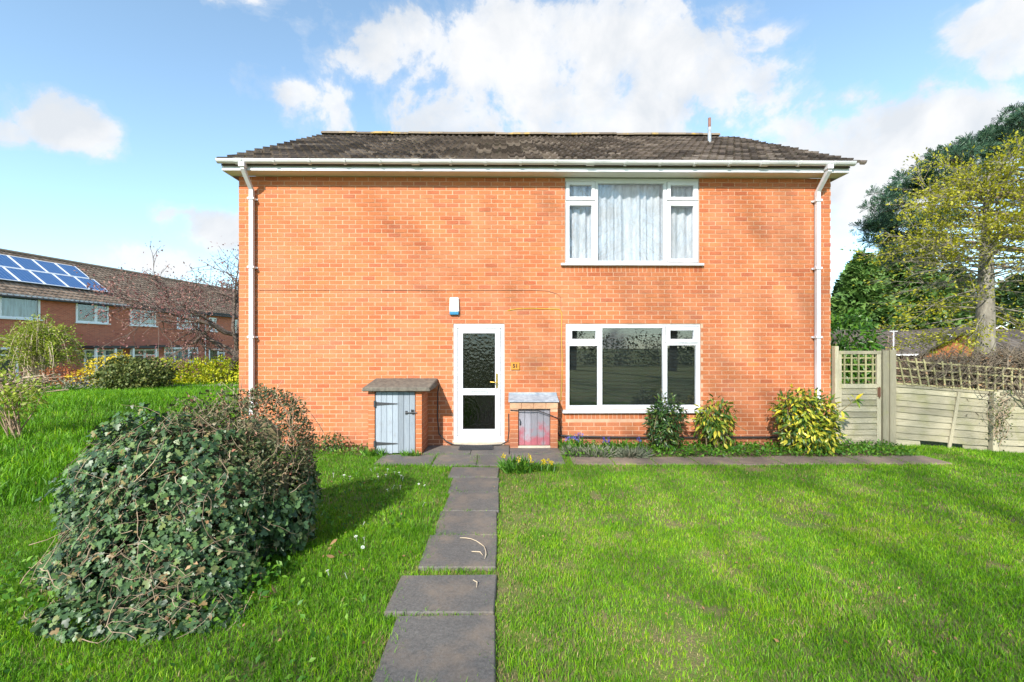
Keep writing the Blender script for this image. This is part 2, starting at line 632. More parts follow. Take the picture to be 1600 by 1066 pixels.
M['tile'] = tile_mat('concrete_roof_tile', [(0, (.036, .027, .022)), (.4, (.075, .057, .046)), (.8, (.120, .092, .074)), (1, (.20, .160, .130))])
M['ridge'] = tile_mat('lichened_ridge_tile', [(0, (.13, .10, .075)), (1, (.24, .19, .14))], .7)
M['far_tile'] = tile_mat('far_roof_tile', [(0, (.17, .125, .095)), (.5, (.26, .19, .145)), (1, (.36, .27, .205))], patch=.3)


def slab_mat(name, a, bcol, soil):
    m, n, l, b = new_mat(name)
    p = wpos(n, l)
    g = noise(n, l, 55, 6, .75, p)
    c = ramp(n, l, g, [(.32, a), (.68, bcol)])
    c = mixc(n, l, ramp(n, l, noise(n, l, 3.0, 5, .65, p), [(.46, 0.0), (.68, soil)]), c, (.25, .185, .13))
    c = mixc(n, l, ramp(n, l, noise(n, l, 230, 2, .5, p), [(.66, 0.0), (.78, .8)]), c, (.33, .30, .26))
    l.new(c, b.inputs['Base Color'])
    b.inputs['Roughness'].default_value = .88
    bump(n, l, b, g, .5, .008)
    return m


M['slab'] = slab_mat('paving_slab', (.070, .066, .062), (.150, .140, .130), .5)
M['dirty_slab'] = slab_mat('muddy_slab', (.10, .075, .060), (.24, .185, .145), .9)
M['soil'] = pbr('soil', (.085, .050, .030), .95, (.19, .125, .080), 7, 8, bump_s=1, bump_scale=30)


def wood(name, a, bcol, streak=(2, 2, 40), spot=None, rough=.8, low=None):
    m, n, l, b = new_mat(name)
    o = n.new('ShaderNodeObjectInfo')
    p = wpos(n, l, streak)
    f = noise(n, l, 3, 6, .7, p, .4)
    c = ramp(n, l, f, [(.32, a), (.68, bcol)])
    k_ = mathn(n, l, 'MULTIPLY_ADD', o.outputs['Random'], .50, .76)
    cc = n.new('ShaderNodeCombineColor')
    for i in range(3): l.new(k_, cc.inputs[i])
    c = mixc(n, l, 1, c, cc.outputs[0], 'MULTIPLY')
    if spot:
        f_ = noise(n, l, spot[1], 5, .65, wpos(n, l))
        if low:      # splashed up from the ground: thins out with height
            sp_ = n.new('ShaderNodeSeparateXYZ'); l.new(wpos(n, l), sp_.inputs[0])
            f_ = mathn(n, l, 'ADD', f_, mathn(n, l, 'MULTIPLY', mathn(n, l, 'SUBTRACT', low[0] * .5, sp_.outputs[2]), .55))
        c = mixc(n, l, ramp(n, l, f_, [(spot[2], 0.0), (spot[2] + .16, spot[3])]), c, spot[0])
    l.new(c, b.inputs['Base Color'])
    b.inputs['Roughness'].default_value = rough
    b.inputs['Specular IOR Level'].default_value = .25
    bump(n, l, b, f, .4, .006)
    return m


M['grey_plank'] = wood('flaking_grey_plank', (.205, .24, .285), (.30, .34, .385), (60, 60, 2), ((.22, .215, .21), 9, .58, .6))
M['red_plank'] = wood('red_stained_grey_plank', (.22, .215, .25), (.33, .315, .35), (60, 60, 2), ((.36, .06, .08), 5, .44, .75), low=(.55, .10))
M['fence'] = wood('weathered_board', (.225, .20, .135), (.42, .38, .275), (2, 2, 60), ((.22, .215, .085), 3, .50, .5))
M['fence_post'] = wood('green_timber', (.28, .25, .165), (.44, .395, .29), (50, 50, 2), ((.34, .33, .12), 5, .58, .45))
M['trellis'] = wood('trellis_lath', (.27, .245, .12), (.42, .38, .22), (40, 40, 4), ((.28, .28, .08), 9, .55, .6))
M['bark'] = pbr('grey_bark', (.13, .115, .095), .95, (.27, .245, .20), 9, 7, bump_s=1, bump_scale=22, coords=(1, 1, .35))
M['pine_bark'] = pbr('pine_bark', (.12, .085, .06), .95, (.24, .17, .12), 9, 7, bump_s=1, bump_scale=18)
M['apple_bark'] = pbr('apple_bark', (.075, .05, .045), .95, (.15, .115, .09), 12, 6, bump_s=.8, bump_scale=25)
M['twig'] = pbr('dry_twig', (.22, .15, .095), .9, (.38, .28, .19), 8)
M['pale_twig'] = pbr('pale_dead_twig', (.40, .31, .21), .9, (.55, .45, .33), 9)
M['stem'] = pbr('stem', (.14, .11, .06), .9, (.20, .16, .08), 8)

G_IVY = leafy('ivy_leaf', [(0, (.022, .046, .020)), (.3, (.044, .090, .034)), (.68, (.080, .150, .050)), (.86, (.120, .205, .062)), (.94, (.16, .21, .07)), (1, (.25, .16, .07))], .42, .15, .42)
G_COT = leafy('small_shrub_leaf', [(0, (.035, .052, .020)), (.4, (.075, .10, .032)), (.7, (.14, .15, .065)), (.9, (.24, .19, .11)), (1, (.32, .12, .08))], .5, .2)
G_AUC = leafy('spotted_laurel_leaf', [(0, (.03, .075, .018)), (.3, (.06, .14, .022)), (.5, (.16, .24, .025)), (.7, (.42, .42, .035)), (.88, (.62, .56, .07)), (1, (.66, .52, .03))], .35, .25)
G_AUC2 = leafy('speckled_laurel_leaf', [(0, (.03, .08, .015)), (.45, (.08, .16, .02)), (.75, (.22, .27, .03)), (.92, (.46, .42, .04)), (1, (.60, .50, .06))], .36, .25)
G_DARK = leafy('dark_shrub_leaf', [(0, (.012, .035, .010)), (.5, (.030, .075, .018)), (.85, (.065, .13, .028)), (1, (.18, .22, .04))], .3, .18)
G_LAUREL = leafy('bright_laurel_leaf', [(0, (.03, .09, .012)), (.5, (.07, .19, .018)), (1, (.16, .30, .03))], .3, .3)
G_HEDGE = leafy('golden_hedge_leaf', [(0, (.20, .28, .012)), (.5, (.42, .48, .018)), (1, (.65, .60, .03))], .5, .3)
G_CONIF = leafy('conifer_frond', [(0, (.035, .085, .025)), (.45, (.085, .17, .035)), (1, (.18, .28, .06))], .6, .15, big=.5)
G_CONIF2 = leafy('dark_conifer_frond', [(0, (.018, .045, .018)), (.5, (.045, .095, .030)), (1, (.10, .17, .045))], .6, .12, big=.5)
G_PINE = leafy('pine_needle', [(0, (.016, .048, .030)), (.5, (.036, .090, .050)), (1, (.085, .155, .080))], .5, .1)
G_YEL = leafy('young_yellow_leaf', [(0, (.19, .205, .012)), (.5, (.34, .335, .016)), (1, (.52, .48, .03))], .5, .4)
G_WEEP = leafy('young_green_leaf', [(0, (.14, .20, .02)), (.5, (.26, .33, .035)), (1, (.44, .48, .07))], .5, .4)
G_YEW = leafy('low_evergreen_leaf', [(0, (.035, .06, .012)), (.5, (.08, .115, .02)), (1, (.19, .20, .05))], .6, .15)
G_BUD = leafy('purple_bud', [(0, (.13, .050, .050)), (.5, (.25, .10, .095)), (1, (.36, .20, .15))], .6, .3)
G_COVER = leafy('ground_cover_leaf', [(0, (.03, .10, .008)), (.5, (.07, .20, .015)), (1, (.18, .34, .03))], .45, .3)
G_GREY = leafy('grey_green_leaf', [(0, (.09, .11, .07)), (.5, (.17, .19, .12)), (1, (.28, .27, .20))], .7, .2)
G_GOLD = leafy('yellow_flower', [(0, (.45, .34, .01)), (1, (.75, .58, .03))], .5, .3)
G_RUST = leafy('rust_red_leaf', [(0, (.20, .05, .02)), (1, (.38, .12, .03))], .6, .2)
G_BLUE = leafy('blue_violet_flower', [(0, (.08, .07, .34)), (1, (.16, .15, .52))], .5, .3)
G_WHITE = leafy('white_petal', [(0, (.72, .72, .70)), (1, (.82, .82, .80))], .5, .2)
G_DEAD = leafy('dead_leaf', [(0, (.20, .10, .045)), (.6, (.34, .19, .09)), (1, (.48, .31, .17))], .7, .2)


def grass_mat():
    m, n, l, b = new_mat('grass_blade')
    a = n.new('ShaderNodeAttribute'); a.attribute_name = 'dry'
    t = n.new('ShaderNodeAttribute'); t.attribute_name = 'tone'
    g = ramp(n, l, t.outputs['Fac'], [(0, (.062, .180, .006)), (.35, (.125, .320, .008)), (.7, (.220, .445, .010)), (1, (.37, .52, .022))])
    d = ramp(n, l, t.outputs['Fac'], [(0, (.24, .20, .06)), (.5, (.42, .34, .15)), (1, (.54, .43, .22))])
    c = mixc(n, l, a.outputs['Fac'], g, d)
    l.new(c, b.inputs['Base Color'])
    b.inputs['Roughness'].default_value = .5
    b.inputs['Specular IOR Level'].default_value = .3
    tr = n.new('ShaderNodeBsdfTranslucent'); l.new(c, tr.inputs['Color'])
    x = n.new('ShaderNodeMixShader'); x.inputs[0].default_value = .35
    l.new(b.outputs[0], x.inputs[1]); l.new(tr.outputs[0], x.inputs[2])
    l.new(x.outputs[0], n['Material Output'].inputs['Surface'])
    return m


M['grass'] = grass_mat()


def ground_mat():
    m, n, l, b = new_mat('turf')
    p = wpos(n, l)
    f = noise(n, l, 1.3, 6, .65, p)
    c = ramp(n, l, f, [(.35, (.085, .16, .012)), (.6, (.135, .20, .020))])
    c = mixc(n, l, ramp(n, l, noise(n, l, 2.4, 6, .7, p), [(.44, 0.0), (.62, .85)]), c, (.20, .155, .075))
    l.new(c, b.inputs['Base Color'])
    b.inputs['Roughness'].default_value = .95
    bump(n, l, b, noise(n, l, 60, 5, .7, p), .8, .03)
    return m


M['turf'] = ground_mat()

#@@SETTING

# ------------------------------------------------------------------ ground
def ground():
    xs = np.unique(np.concatenate([np.linspace(-600, -60, 10), np.linspace(-60, -22, 20), np.arange(-22, 24.01, .5), np.linspace(24, 70, 24), np.linspace(70, 600, 10)]))
    ys = np.unique(np.concatenate([np.linspace(-600, -60, 8), np.linspace(-60, -12, 20), np.arange(-12, 30.01, .5), np.linspace(30, 80, 25), np.linspace(80, 900, 12)]))
    X, Y = np.meshgrid(xs, ys)
    V = np.stack([X, Y, H(X, Y)], -1).reshape(-1, 3)
    ny, nx = X.shape
    i = (np.arange(ny - 1)[:, None] * nx + np.arange(nx - 1)[None]).ravel()
    F = np.stack([i, i + 1, i + 1 + nx, i + nx], -1)
    o = bpy.data.objects.new('ground', np_mesh('ground', V, [F], M['turf'], smooth=True))
    place(o, None, (0, 0, 0))
    tag(o, 'grassy ground under the lawns around the brick house', kind='structure')


ground()

BED = MB()
pts = [(1.02, -.80), (1.5, -.86), (3.2, -.88), (5.0, -.92), (6.3, -.75), (6.6, -.2), (6.6, -.012), (1.02, -.012)]
BED.add([(x, y, .012) for x, y in pts], [tuple(range(len(pts)))])
pts = [(-4.5, -.40), (-3.4, -.48), (-2.17, -.75), (-2.17, -.012), (-4.5, -.012)]
BED.add([(x, y, .012) for x, y in pts], [tuple(range(len(pts)))])
tag(BED.build('flower_bed', M['soil'], origin=(0, 0, 0)), 'narrow soil bed along the foot of the brick wall', kind='structure')

# paving: the path to the door, the apron before it and the muddy strip by the bed
SLABS = []   # x0,x1,y0,y1 for keeping grass off


def paving(name, label, rects, m, zt=.028):
    root = bpy.data.objects.new(name, None)
    place(root, None, (rects[0][0], rects[0][2], 0))
    tag(root, label, kind='structure')
    for (x0, x1, y0, y1, tilt) in rects:
        b = MB()
        j = lambda: random.uniform(-.012, .012)
        zz = zt + random.uniform(-.004, .006)
        c = [(x0 + j(), y0 + j()), (x1 + j(), y0 + j()), (x1 + j(), y1 + j()), (x0 + j(), y1 + j())]
        b.hexa([(x, y, zz - .06) for x, y in c] + [(x, y, zz + tilt * (i in (1, 2))) for i, (x, y) in enumerate(c)])
        b.build('paving_slab', m, root, bevel=.008)
        SLABS.append((x0, x1, y0, y1))
    return root


path_rects = []
for (y1_, y0_, xl) in ((-1.52, -2.00, -.69), (-2.012, -2.60, -.62), (-2.615, -3.22, -.60), (-3.235, -3.835, -.615), (-3.85, -4.45, -.64), (-4.565, -5.045, -.745), (-5.06, -5.66, -.66), (-5.68, -6.28, -.64), (-6.30, -6.90, -.65), (-6.92, -7.52, -.63), (-7.54, -8.14, -.64)):
    path_rects.append((xl, -.022 + random.uniform(-.012, .006), y0_, y1_, random.uniform(-.006, .006)))
paving('garden_path', 'dark worn slab path running straight to the white front door', path_rects, M['slab'])
paving('door_apron', 'row of grey slabs in front of the white door and cupboards',
       [(-1.85, -1.01, -1.30, -.72, 0), (-1.25, -.49, -.71, -.035, 0), (-.995, -.365, -1.38, -.72, 0), (-.478, .14, -.71, -.035, .004), (-.353, .28, -1.40, -.72, 0), (.292, .95, -1.30, -.72, 0), (.152, .98, -.71, -.29, 0)], M['slab'], .024)
paving('bed_edging', 'strip of muddy slabs between the flower bed and the right lawn',
       [(1.06 + i * .62, 1.06 + i * .62 + .60, -1.34 + random.uniform(-.02, .02) - .0 * i, -.88 + random.uniform(-.03, .02), 0) for i in range(9)], M['dirty_slab'], .02)
q = MB()
q.add([(x, y, H(x, y) + .012) for x, y in [(-17.6, 11.9), (-9.0, 12.3), (-9.0, 13.5), (-17.6, 12.9)]], [(0, 1, 2, 3)])
tag(q.build('side_path', M['pale_concrete']), 'pale path crossing the grass before the golden hedge', kind='structure')

#@@HOUSE

# ------------------------------------------------------------------ the brick house
HX0, HX1, HY1, ZT = -4.55, 5.81, 8.2, 4.694
house = thing('brick_house', (.63, 0, 0), 'orange brick two storey house facing the lawn with white windows and door', 'house')
UW = (1.125, 3.482, 3.200, ZT)
LW = (1.136, 3.509, .630, 2.134)
DR = (-.827, .065, .0, 2.133)
wall = quick('front_wall', lambda b: b.sheet(HX0 + .004, HX1 - .004, -.2, ZT, [UW, LW, (DR[0], DR[1], -.2, DR[3])], .005, .24), M['mortar'], house)
quick('side_wall', lambda b: b.box(HX0, HX0 + .24, .242, HY1, -.2, ZT), M['mortar'], house)
quick('side_wall', lambda b: b.box(HX1 - .24, HX1, .242, HY1, -.2, ZT), M['mortar'], house)
quick('back_wall', lambda b: b.box(HX0 + .242, HX1 - .242, HY1 - .24, HY1, -.2, ZT), M['brick'], house)
for x in (HX0, HX1 - .24):
    g = MB()
    zz = 7.24
    g.hexa([(x, .245, ZT + .002), (x + .24, .245, ZT + .002), (x + .24, HY1 - .1, ZT + .002), (x, HY1 - .1, ZT + .002), (x, 4.05, zz), (x + .24, 4.05, zz), (x + .24, 4.15, zz), (x, 4.15, zz)])
    g.build('gable', M['brick'], house)
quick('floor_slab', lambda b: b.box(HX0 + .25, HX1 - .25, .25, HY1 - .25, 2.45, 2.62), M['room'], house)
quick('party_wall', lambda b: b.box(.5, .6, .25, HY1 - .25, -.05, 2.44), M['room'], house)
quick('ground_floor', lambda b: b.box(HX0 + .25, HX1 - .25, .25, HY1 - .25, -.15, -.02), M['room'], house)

BL, BH, PITCH = .2125, .0625, .075
holes = [(UW[0] - .004, UW[1] + .004, UW[2] - .10 - .06, 9), (LW[0] - .004, LW[1] + .004, LW[2] - .17, LW[3] + .004), (DR[0] - .004, DR[1] + .004, -1, DR[3] + .004)]


def course_runs(z0, z1):
    runs = [(HX0, HX1)]
    for (a, b, c, d) in holes:
        if z1 > c + .02 and z0 < d - .02:
            out = []
            for (p, q_) in runs:
                if b <= p or a >= q_:
                    out.append((p, q_)); continue
                if a > p: out.append((p, a))
                if b < q_: out.append((b, q_))
            runs = out
    return runs


full, cut = [], []
zc = -.031
row = 0
while zc < ZT - .03:
    z1 = min(zc + BH, ZT - .003)
    for (a, b) in course_runs(zc, z1):
        x = HX0 - (.1125 if row % 2 else 0)
        while x < b:
            p, q_ = max(x, a), min(x + BL, b)
            if q_ - p > .03:
                (full if abs(q_ - p - BL) < 1e-6 and abs(z1 - zc - BH) < 1e-6 else cut).append((p, q_, zc, z1))
            x += .225
    zc += PITCH
    row += 1
# brick on edge under the two sills
for (a, b, zt) in ((1.06, 3.53, 3.145), (1.06, 3.53, .572)):
    x = a
    while x < b:
        cut.append((x + .005, x + .07, zt - .103, zt - .006))
        x += .075
# bricks in front of which something stands are not among those that show largest
hid = [(-2.2, -1.0, -1, 1.2), (.12, 1.0, -1, .93)]
full.sort(key=lambda q_: (any(h[0] < q_[0] < h[1] and h[2] < q_[2] < h[3] for h in hid), (q_[0] + BL / 2) ** 2 + (q_[2] - CAM_H) ** 2))
singles, rest = full[:300], full[300:] + cut
bm_ = MB(); bm_.box(-BL / 2, BL / 2, 0, .05, 0, BH, skip='b')
brick_me = bm_.mesh('brick', M['brick'], bevel=.0)
for (x0, x1, z0, z1) in singles:
    share('brick', brick_me, ((x0 + x1) / 2, random.uniform(-.002, .0015), z0 + random.uniform(-.001, .001)), wall)
b = MB()
for (x0, x1, z0, z1) in rest:
    dy = random.uniform(-.002, .0015)
    b.box(x0 + random.uniform(0, .003), x1 - random.uniform(0, .003), dy, .05, z0, z1, skip='b')
o = b.build('brickwork', M['brick'], wall); o['kind'] = 'stuff'
for xs_, sgn in ((HX0, -1), (HX1, 1)):
    b = MB()
    for r_ in range(63):
        z0 = -.031 + r_ * PITCH
        yy = .02 + (.1125 if r_ % 2 else 0)
        while yy < HY1 - .22:
            if sgn < 0: b.box(xs_ - .005, xs_ + .02, yy, yy + BL, z0, min(z0 + BH, ZT - .003), skip='r')
            else: b.box(xs_ - .02, xs_ + .005, yy, yy + BL, z0, min(z0 + BH, ZT - .003), skip='l')
            yy += .225
    o = b.build('side_brickwork', M['brick'], house); o['kind'] = 'stuff'

# roof
EY, EZ, RY, RZ = -.33, 4.845, 4.10, 7.33
RP = math.atan2(RZ - EZ, RY - EY)
SLEN = math.hypot(RZ - EZ, RY - EY)
VX0, VX1 = -4.70, 5.95
roof = MB()
for sgn in (1, -1):
    y0, y1 = (EY + .03, RY) if sgn > 0 else (2 * RY - EY - .03, RY)
    P_ = [(VX0 + .03, y0, EZ - .06), (VX1 - .03, y0, EZ - .06), (VX1 - .03, y1 - .0, RZ - .06), (VX0 + .03, y1, RZ - .06)]
    roof.hexa([(x, y, z - .03) for x, y, z in P_] + P_)
roof = roof.build('roof', M['tile'], house)
TW, TG = .3015, SLEN / 15.2
tb = MB()
prof = [(0, .034), (.022, .036), (.045, .004), (.125, .002), (.145, .032), (.172, .034), (.195, .004), (.275, .002), (.2995, .030)]
L_ = TG + .06
vs = []
for (x, z) in prof: vs.append((x, 0, z))
for (x, z) in prof: vs.append((x, L_, z - .028))
for (x, z) in prof: vs.append((x, 0, z - .045))
nP = len(prof)
fs = [(i, i + 1, nP + i + 1, nP + i) for i in range(nP - 1)] + [(2 * nP + i, 2 * nP + i + 1, i + 1, i) for i in range(nP - 1)]
fs += [(0, nP, 2 * nP), (nP - 1, 3 * nP - 1, 2 * nP - 1)]
tb.add(vs, fs)
tile_me = tb.mesh('roof_tile', M['tile'])
tilesV, tile_count = [], 0
ncol = int((VX1 - VX0) / TW) + 1
stuffb = MB()
for r_ in range(15):
    for c_ in range(ncol):
        sl_ = r_ * TG - .04
        x = VX0 + c_ * TW + (TW / 2 if r_ % 2 else 0) * .0 + random.uniform(-.004, .004) + (random.uniform(-.015, .0) if c_ == 0 else 0)
        y, z = EY + sl_ * math.cos(RP), EZ + sl_ * math.sin(RP) + .008 + random.uniform(-.004, .006)
        rz, rx = random.gauss(0, .012), RP - .045 + random.gauss(0, .016)
        if tile_count < 300:
            o = share('roof_tile', tile_me, (x, y, z), roof, (rx, random.gauss(0, .006), rz))
            tile_count += 1
        else:
            mt = Matrix.Translation((x, y, z)) @ Matrix.Rotation(rz, 4, 'Z') @ Matrix.Rotation(rx, 4, 'X')
            stuffb.add([mt @ Vector(v_) for v_ in vs], fs)
o = stuffb.build('upper_tiling', M['tile'], roof); o['kind'] = 'stuff'
rb = MB()
rv = []
for k_ in range(7):
    a = math.pi * k_ / 6
    rv.append((math.cos(a) * .13, math.sin(a) * .09))
for x_ in (0, .452):
    for (yy, zz) in rv: rb.add([(x_, yy, zz)], [])
rb.f += [(i, i + 1, 7 + i + 1, 7 + i) for i in range(6)] + [tuple(range(7)), tuple(range(13, 6, -1))]
ridge_me = rb.mesh('ridge_tile', M['ridge'])
x = VX0
while x < VX1 - .2:
    share('ridge_tile', ridge_me, (x, RY, RZ - .015 + random.uniform(-.006, .01)), roof, (0, random.gauss(0, .008), random.gauss(0, .008)))
    x += .456
for px in (936, 963):
    p_ = at(px, 212, RY + .5)
    quick('ridge_vent', lambda b: b.box(p_.x - .19, p_.x + .19, RY + .16, RY + .5, RZ - .25, RZ + .115), M['dark_gap'], roof, bevel=.02)
quick('vent_pipe', lambda b: b.tube([(4.93, 2.75, 6.45), (4.93, 2.75, 6.78), (4.93, 2.75, 7.14)], .032, 10), pbr('rusty_vent', (.16, .06, .045), .8, (.26, .13, .10), 8), house)
quick('vent_collar', lambda b: b.tube([(4.93, 2.75, 6.45), (4.93, 2.75, 6.92)], .040, 10), M['lead'], house)

quick('fascia', lambda b: b.box(VX0 + .02, VX1 - .02, -.27, -.24, ZT - .004, 4.835), M['white'], house, bevel=.004)
quick('soffit', lambda b: b.box(VX0 + .03, VX1 - .03, -.238, .002, ZT + .002, ZT + .012), M['soffit'], house)
for x in (VX0 + .018, VX1 - .03):
    quick('bargeboard', lambda b: b.hexa([(x, -.239, ZT - .003), (x + .012, -.239, ZT - .003), (x + .012, .30, ZT - .003), (x, .30, ZT - .003),
                                       (x, -.239, 4.80), (x + .012, -.239, 4.80), (x + .012, .30, 5.05), (x, .30, 5.05)]), M['white'], house)
    quick('bargeboard', lambda b: b.hexa([(x, .30, 4.92), (x + .012, .30, 4.92), (x + .012, RY, 7.06), (x, RY, 7.06), (x, .30, 5.06), (x + .012, .30, 5.06), (x + .012, RY, 7.22), (x, RY, 7.22)]), M['white'], house)
gb = MB()
gp = []
for k_ in range(9):
    a = math.pi + math.pi * k_ / 8
    gp.append((-.335 + math.cos(a) * .058, 4.842 + math.sin(a) * .062))
inner = [(-.335 + (yy + .335) * .93, zz + .004) for yy, zz in gp]
ring = gp + inner[::-1]
n_ = len(ring)
gb.add([(VX0 - .01, yy, zz) for yy, zz in ring] + [(VX1 + .01, yy, zz) for yy, zz in ring], [(i, (i + 1) % n_, n_ + (i + 1) % n_, n_ + i) for i in range(n_)])
for xx in (VX0 - .012, VX1 + .01):
    gb.add([(xx, yy, zz) for yy, zz in gp] + [(xx + .004, yy, zz) for yy, zz in gp], [tuple(range(9)), tuple(range(17, 8, -1))])
gutter = gb.build('gutter', M['gutter'], house)
bb = MB()
for k_ in range(8):
    a0 = math.pi + math.pi * k_ / 8; a1 = math.pi + math.pi * (k_ + 1) / 8
    P_ = [(-.335 + math.cos(a) * r_, 4.842 + math.sin(a) * (r_ + .004)) for a in (a0, a1) for r_ in (.0585, .072)]
    bb.add([(x_, *P_[i]) for x_ in (-.02, .02) for i in (0, 1, 3, 2)], [(0, 1, 2, 3), (7, 6, 5, 4), (0, 4, 5, 1), (1, 5, 6, 2), (2, 6, 7, 3), (3, 7, 4, 0)])
bb.box(-.014, .014, -.278, -.2705, 4.74, 4.84)
br_me = bb.mesh('gutter_bracket', M['gutter'])
x = VX0 + .35
k_ = 0
while x < VX1 - .2:
    share('gutter_bracket', br_me, (x, 0, 0), gutter, scale=(1 if k_ % 5 else 3.2, 1, 1))
    x += .585; k_ += 1
for cx in (-4.292, 5.53):
    d_ = MB()
    d_.tube([(cx, -.335, 4.80), (cx, -.335, 4.70), (cx, -.065, 4.43), (cx, -.065, .06)], .046, 4, square=True)
    dp = d_.build('downpipe', M['white'], house)
    quick('outlet', lambda b: b.box(cx - .05, cx + .05, -.39, -.28, 4.715, 4.79), M['white'], dp, bevel=.006)
    for z in (4.28, 3.1, 1.9, .75):
        quick('pipe_clip', lambda b: (b.box(cx - .056, cx + .056, -.112, -.004, z - .018, z + .018), b.box(cx - .075, cx + .075, -.02, -.003, z - .012, z + .012)), M['white'], dp)


def window(parent, outer, panes, sashes, sill, glass, y0=.018):
    x0, x1, z0, z1 = outer
    fr_ = quick('window', lambda b: b.sheet(x0 + .002, x1 - .002, z0 + .002, z1 - .003, panes, y0, y0 + .065), M['white'], parent, bevel=.003)
    for (a, b_, c, d, hole) in sashes:
        quick('sash', lambda b: b.sheet(a, b_, c, d, [hole], y0 - .016, y0 - .001), M['white'], fr_, bevel=.004)
        quick('sash_gasket', lambda b: b.sheet(a - .005, b_ + .005, c - .005, d + .005, [(a + .01, b_ - .01, c + .01, d - .01)], y0 - .004, y0 - .0005), M['dark_gap'], fr_)
    for (a, b_, c, d) in panes:
        quick('pane', lambda b: b.box(a - .006, b_ + .006, y0 + .026, y0 + .032, c - .006, d + .006), glass, fr_)
    sx0, sx1, sz0, sz1 = sill
    quick('sill', lambda b: b.hexa([(sx0, -.062, sz0), (sx1, -.062, sz0), (sx1, y0 - .001, sz0), (sx0, y0 - .001, sz0), (sx0, -.062, sz1 - .012), (sx1, -.062, sz1 - .012), (sx1, y0 - .001, sz1 - .0), (sx0, y0 - .001, sz1)]), M['white'], fr_, bevel=.004)
    return fr_


up = [(1.203, 1.592, 4.362, 4.566), (1.203, 1.592, 3.279, 4.206), (1.706, 2.857, 3.240, 4.600), (2.985, 3.385, 4.362, 4.566), (2.985, 3.385, 3.279, 4.206)]
wu = window(house, UW, up,
       [(1.142, 1.652, 4.300, 4.624, up[0]), (1.142, 1.652, 3.222, 4.272, up[1]), (2.922, 3.466, 4.300, 4.624, up[3]), (2.922, 3.466, 3.222, 4.272, up[4])],
       (1.046, 3.545, 3.147, 3.199), M['glass'])
lo_ = [(1.248, 1.664, 1.868, 2.012), (1.203, 1.697, .700, 1.745), (1.781, 2.846, .708, 2.060), (2.975, 3.387, 1.868, 2.016), (2.927, 3.432, .706, 1.755)]
wl_ = window(house, LW, lo_, [(1.166, 1.735, 1.800, 2.085, lo_[0]), (2.895, 3.470, 1.800, 2.085, lo_[3])], (1.075, 3.605, .574, .629), M['glass'])

door = quick('front_door', lambda b: b.sheet(DR[0] + .002, DR[1] - .002, .092, DR[3] - .002, [(DR[0] + .066, DR[1] - .066, .16, DR[3] - .072)], .014, .10), M['white'], house, bevel=.004)
g1, g2 = (-.664, -.100, 1.000, 1.966), (-.664, -.100, .286, .884)
quick('door_leaf', lambda b: b.sheet(DR[0] + .072, DR[1] - .072, .166, DR[3] - .078, [g1, g2], .026, .085), M['white'], door, bevel=.006)
for gg in (g1, g2):
    quick('glazing_bead', lambda b: b.sheet(gg[0] - .018, gg[1] + .018, gg[2] - .018, gg[3] + .018, [gg], .014, .0255), M['white'], door, bevel=.005)
    quick('pane', lambda b: b.box(gg[0] - .004, gg[1] + .004, .05, .056, gg[2] - .004, gg[3] + .004), M['pattern_glass'], door)
quick('letterbox', lambda b: (b.sheet(-.525, -.235, .900, .970, [(-.505, -.255, .915, .955)], .012, .0255), b.box(-.505, -.255, .018, .0255, .916, .954)), pbr('letterbox_grey', (.45, .46, .47), .4), door, bevel=.003)
hd = quick('handle', lambda b: (b.box(-.086, -.054, .012, .0255, 1.010, 1.262), b.tube([(-.07, .014, 1.108), (-.07, -.036, 1.108)], .011, 8), b.tube([(-.064, -.036, 1.108), (-.12, -.038, 1.112), (-.185, -.034, 1.118)], [.011, .010, .008], 8)), M['brass'], door)
quick('key_cylinder', lambda b: b.tube([(-.07, .012, 1.05), (-.07, .0, 1.05)], .010, 8), M['iron'], door)
quick('threshold', lambda b: b.box(DR[0] - .006, DR[1] + .012, -.028, .10, .066, .0915), M['white'], door, bevel=.006)
quick('doorstep', lambda b: b.box(DR[0] + .004, DR[1] - .004, -.03, .2, -.05, .0655), M['pale_concrete'], house, bevel=.006)
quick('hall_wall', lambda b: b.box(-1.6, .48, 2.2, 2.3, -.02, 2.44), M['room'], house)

# things on the wall
cur = MB()
nx_, nz_ = 150, 6
for i in range(nx_):
    for j in range(nz_):
        fx, fz = i / (nx_ - 1), j / (nz_ - 1)
        x = 1.15 + fx * 2.30
        y = .155 + .040 * math.sin(x * 46 + 1.3 * math.sin(x * 7) + .4 * fz) * (.7 + .3 * math.sin(x * 13)) + .012 * math.sin(x * 17 + fz)
        cur.v.append((x, y, 3.17 + fz * 1.47))
for i in range(nx_ - 1):
    for j in range(nz_ - 1):
        cur.f.append((i * nz_ + j, (i + 1) * nz_ + j, (i + 1) * nz_ + j + 1, i * nz_ + j + 1))
tag(cur.build('net_curtain', M['curtain'], smooth=True), 'white net curtain hanging in folds behind the upstairs window', 'curtain')
bl = MB()
z = .66
while z < 2.10:
    bl.hexa([(1.16, .128, z - .006), (3.48, .128, z - .006), (3.48, .150, z + .009), (1.16, .150, z + .009), (1.16, .128, z - .0045), (3.48, .128, z - .0045), (3.48, .150, z + .0105), (1.16, .150, z + .0105)])
    z += .0245
o = tag(bl.build('venetian_blind', M['blind']), 'dark lowered venetian blind behind the downstairs window', 'blind')

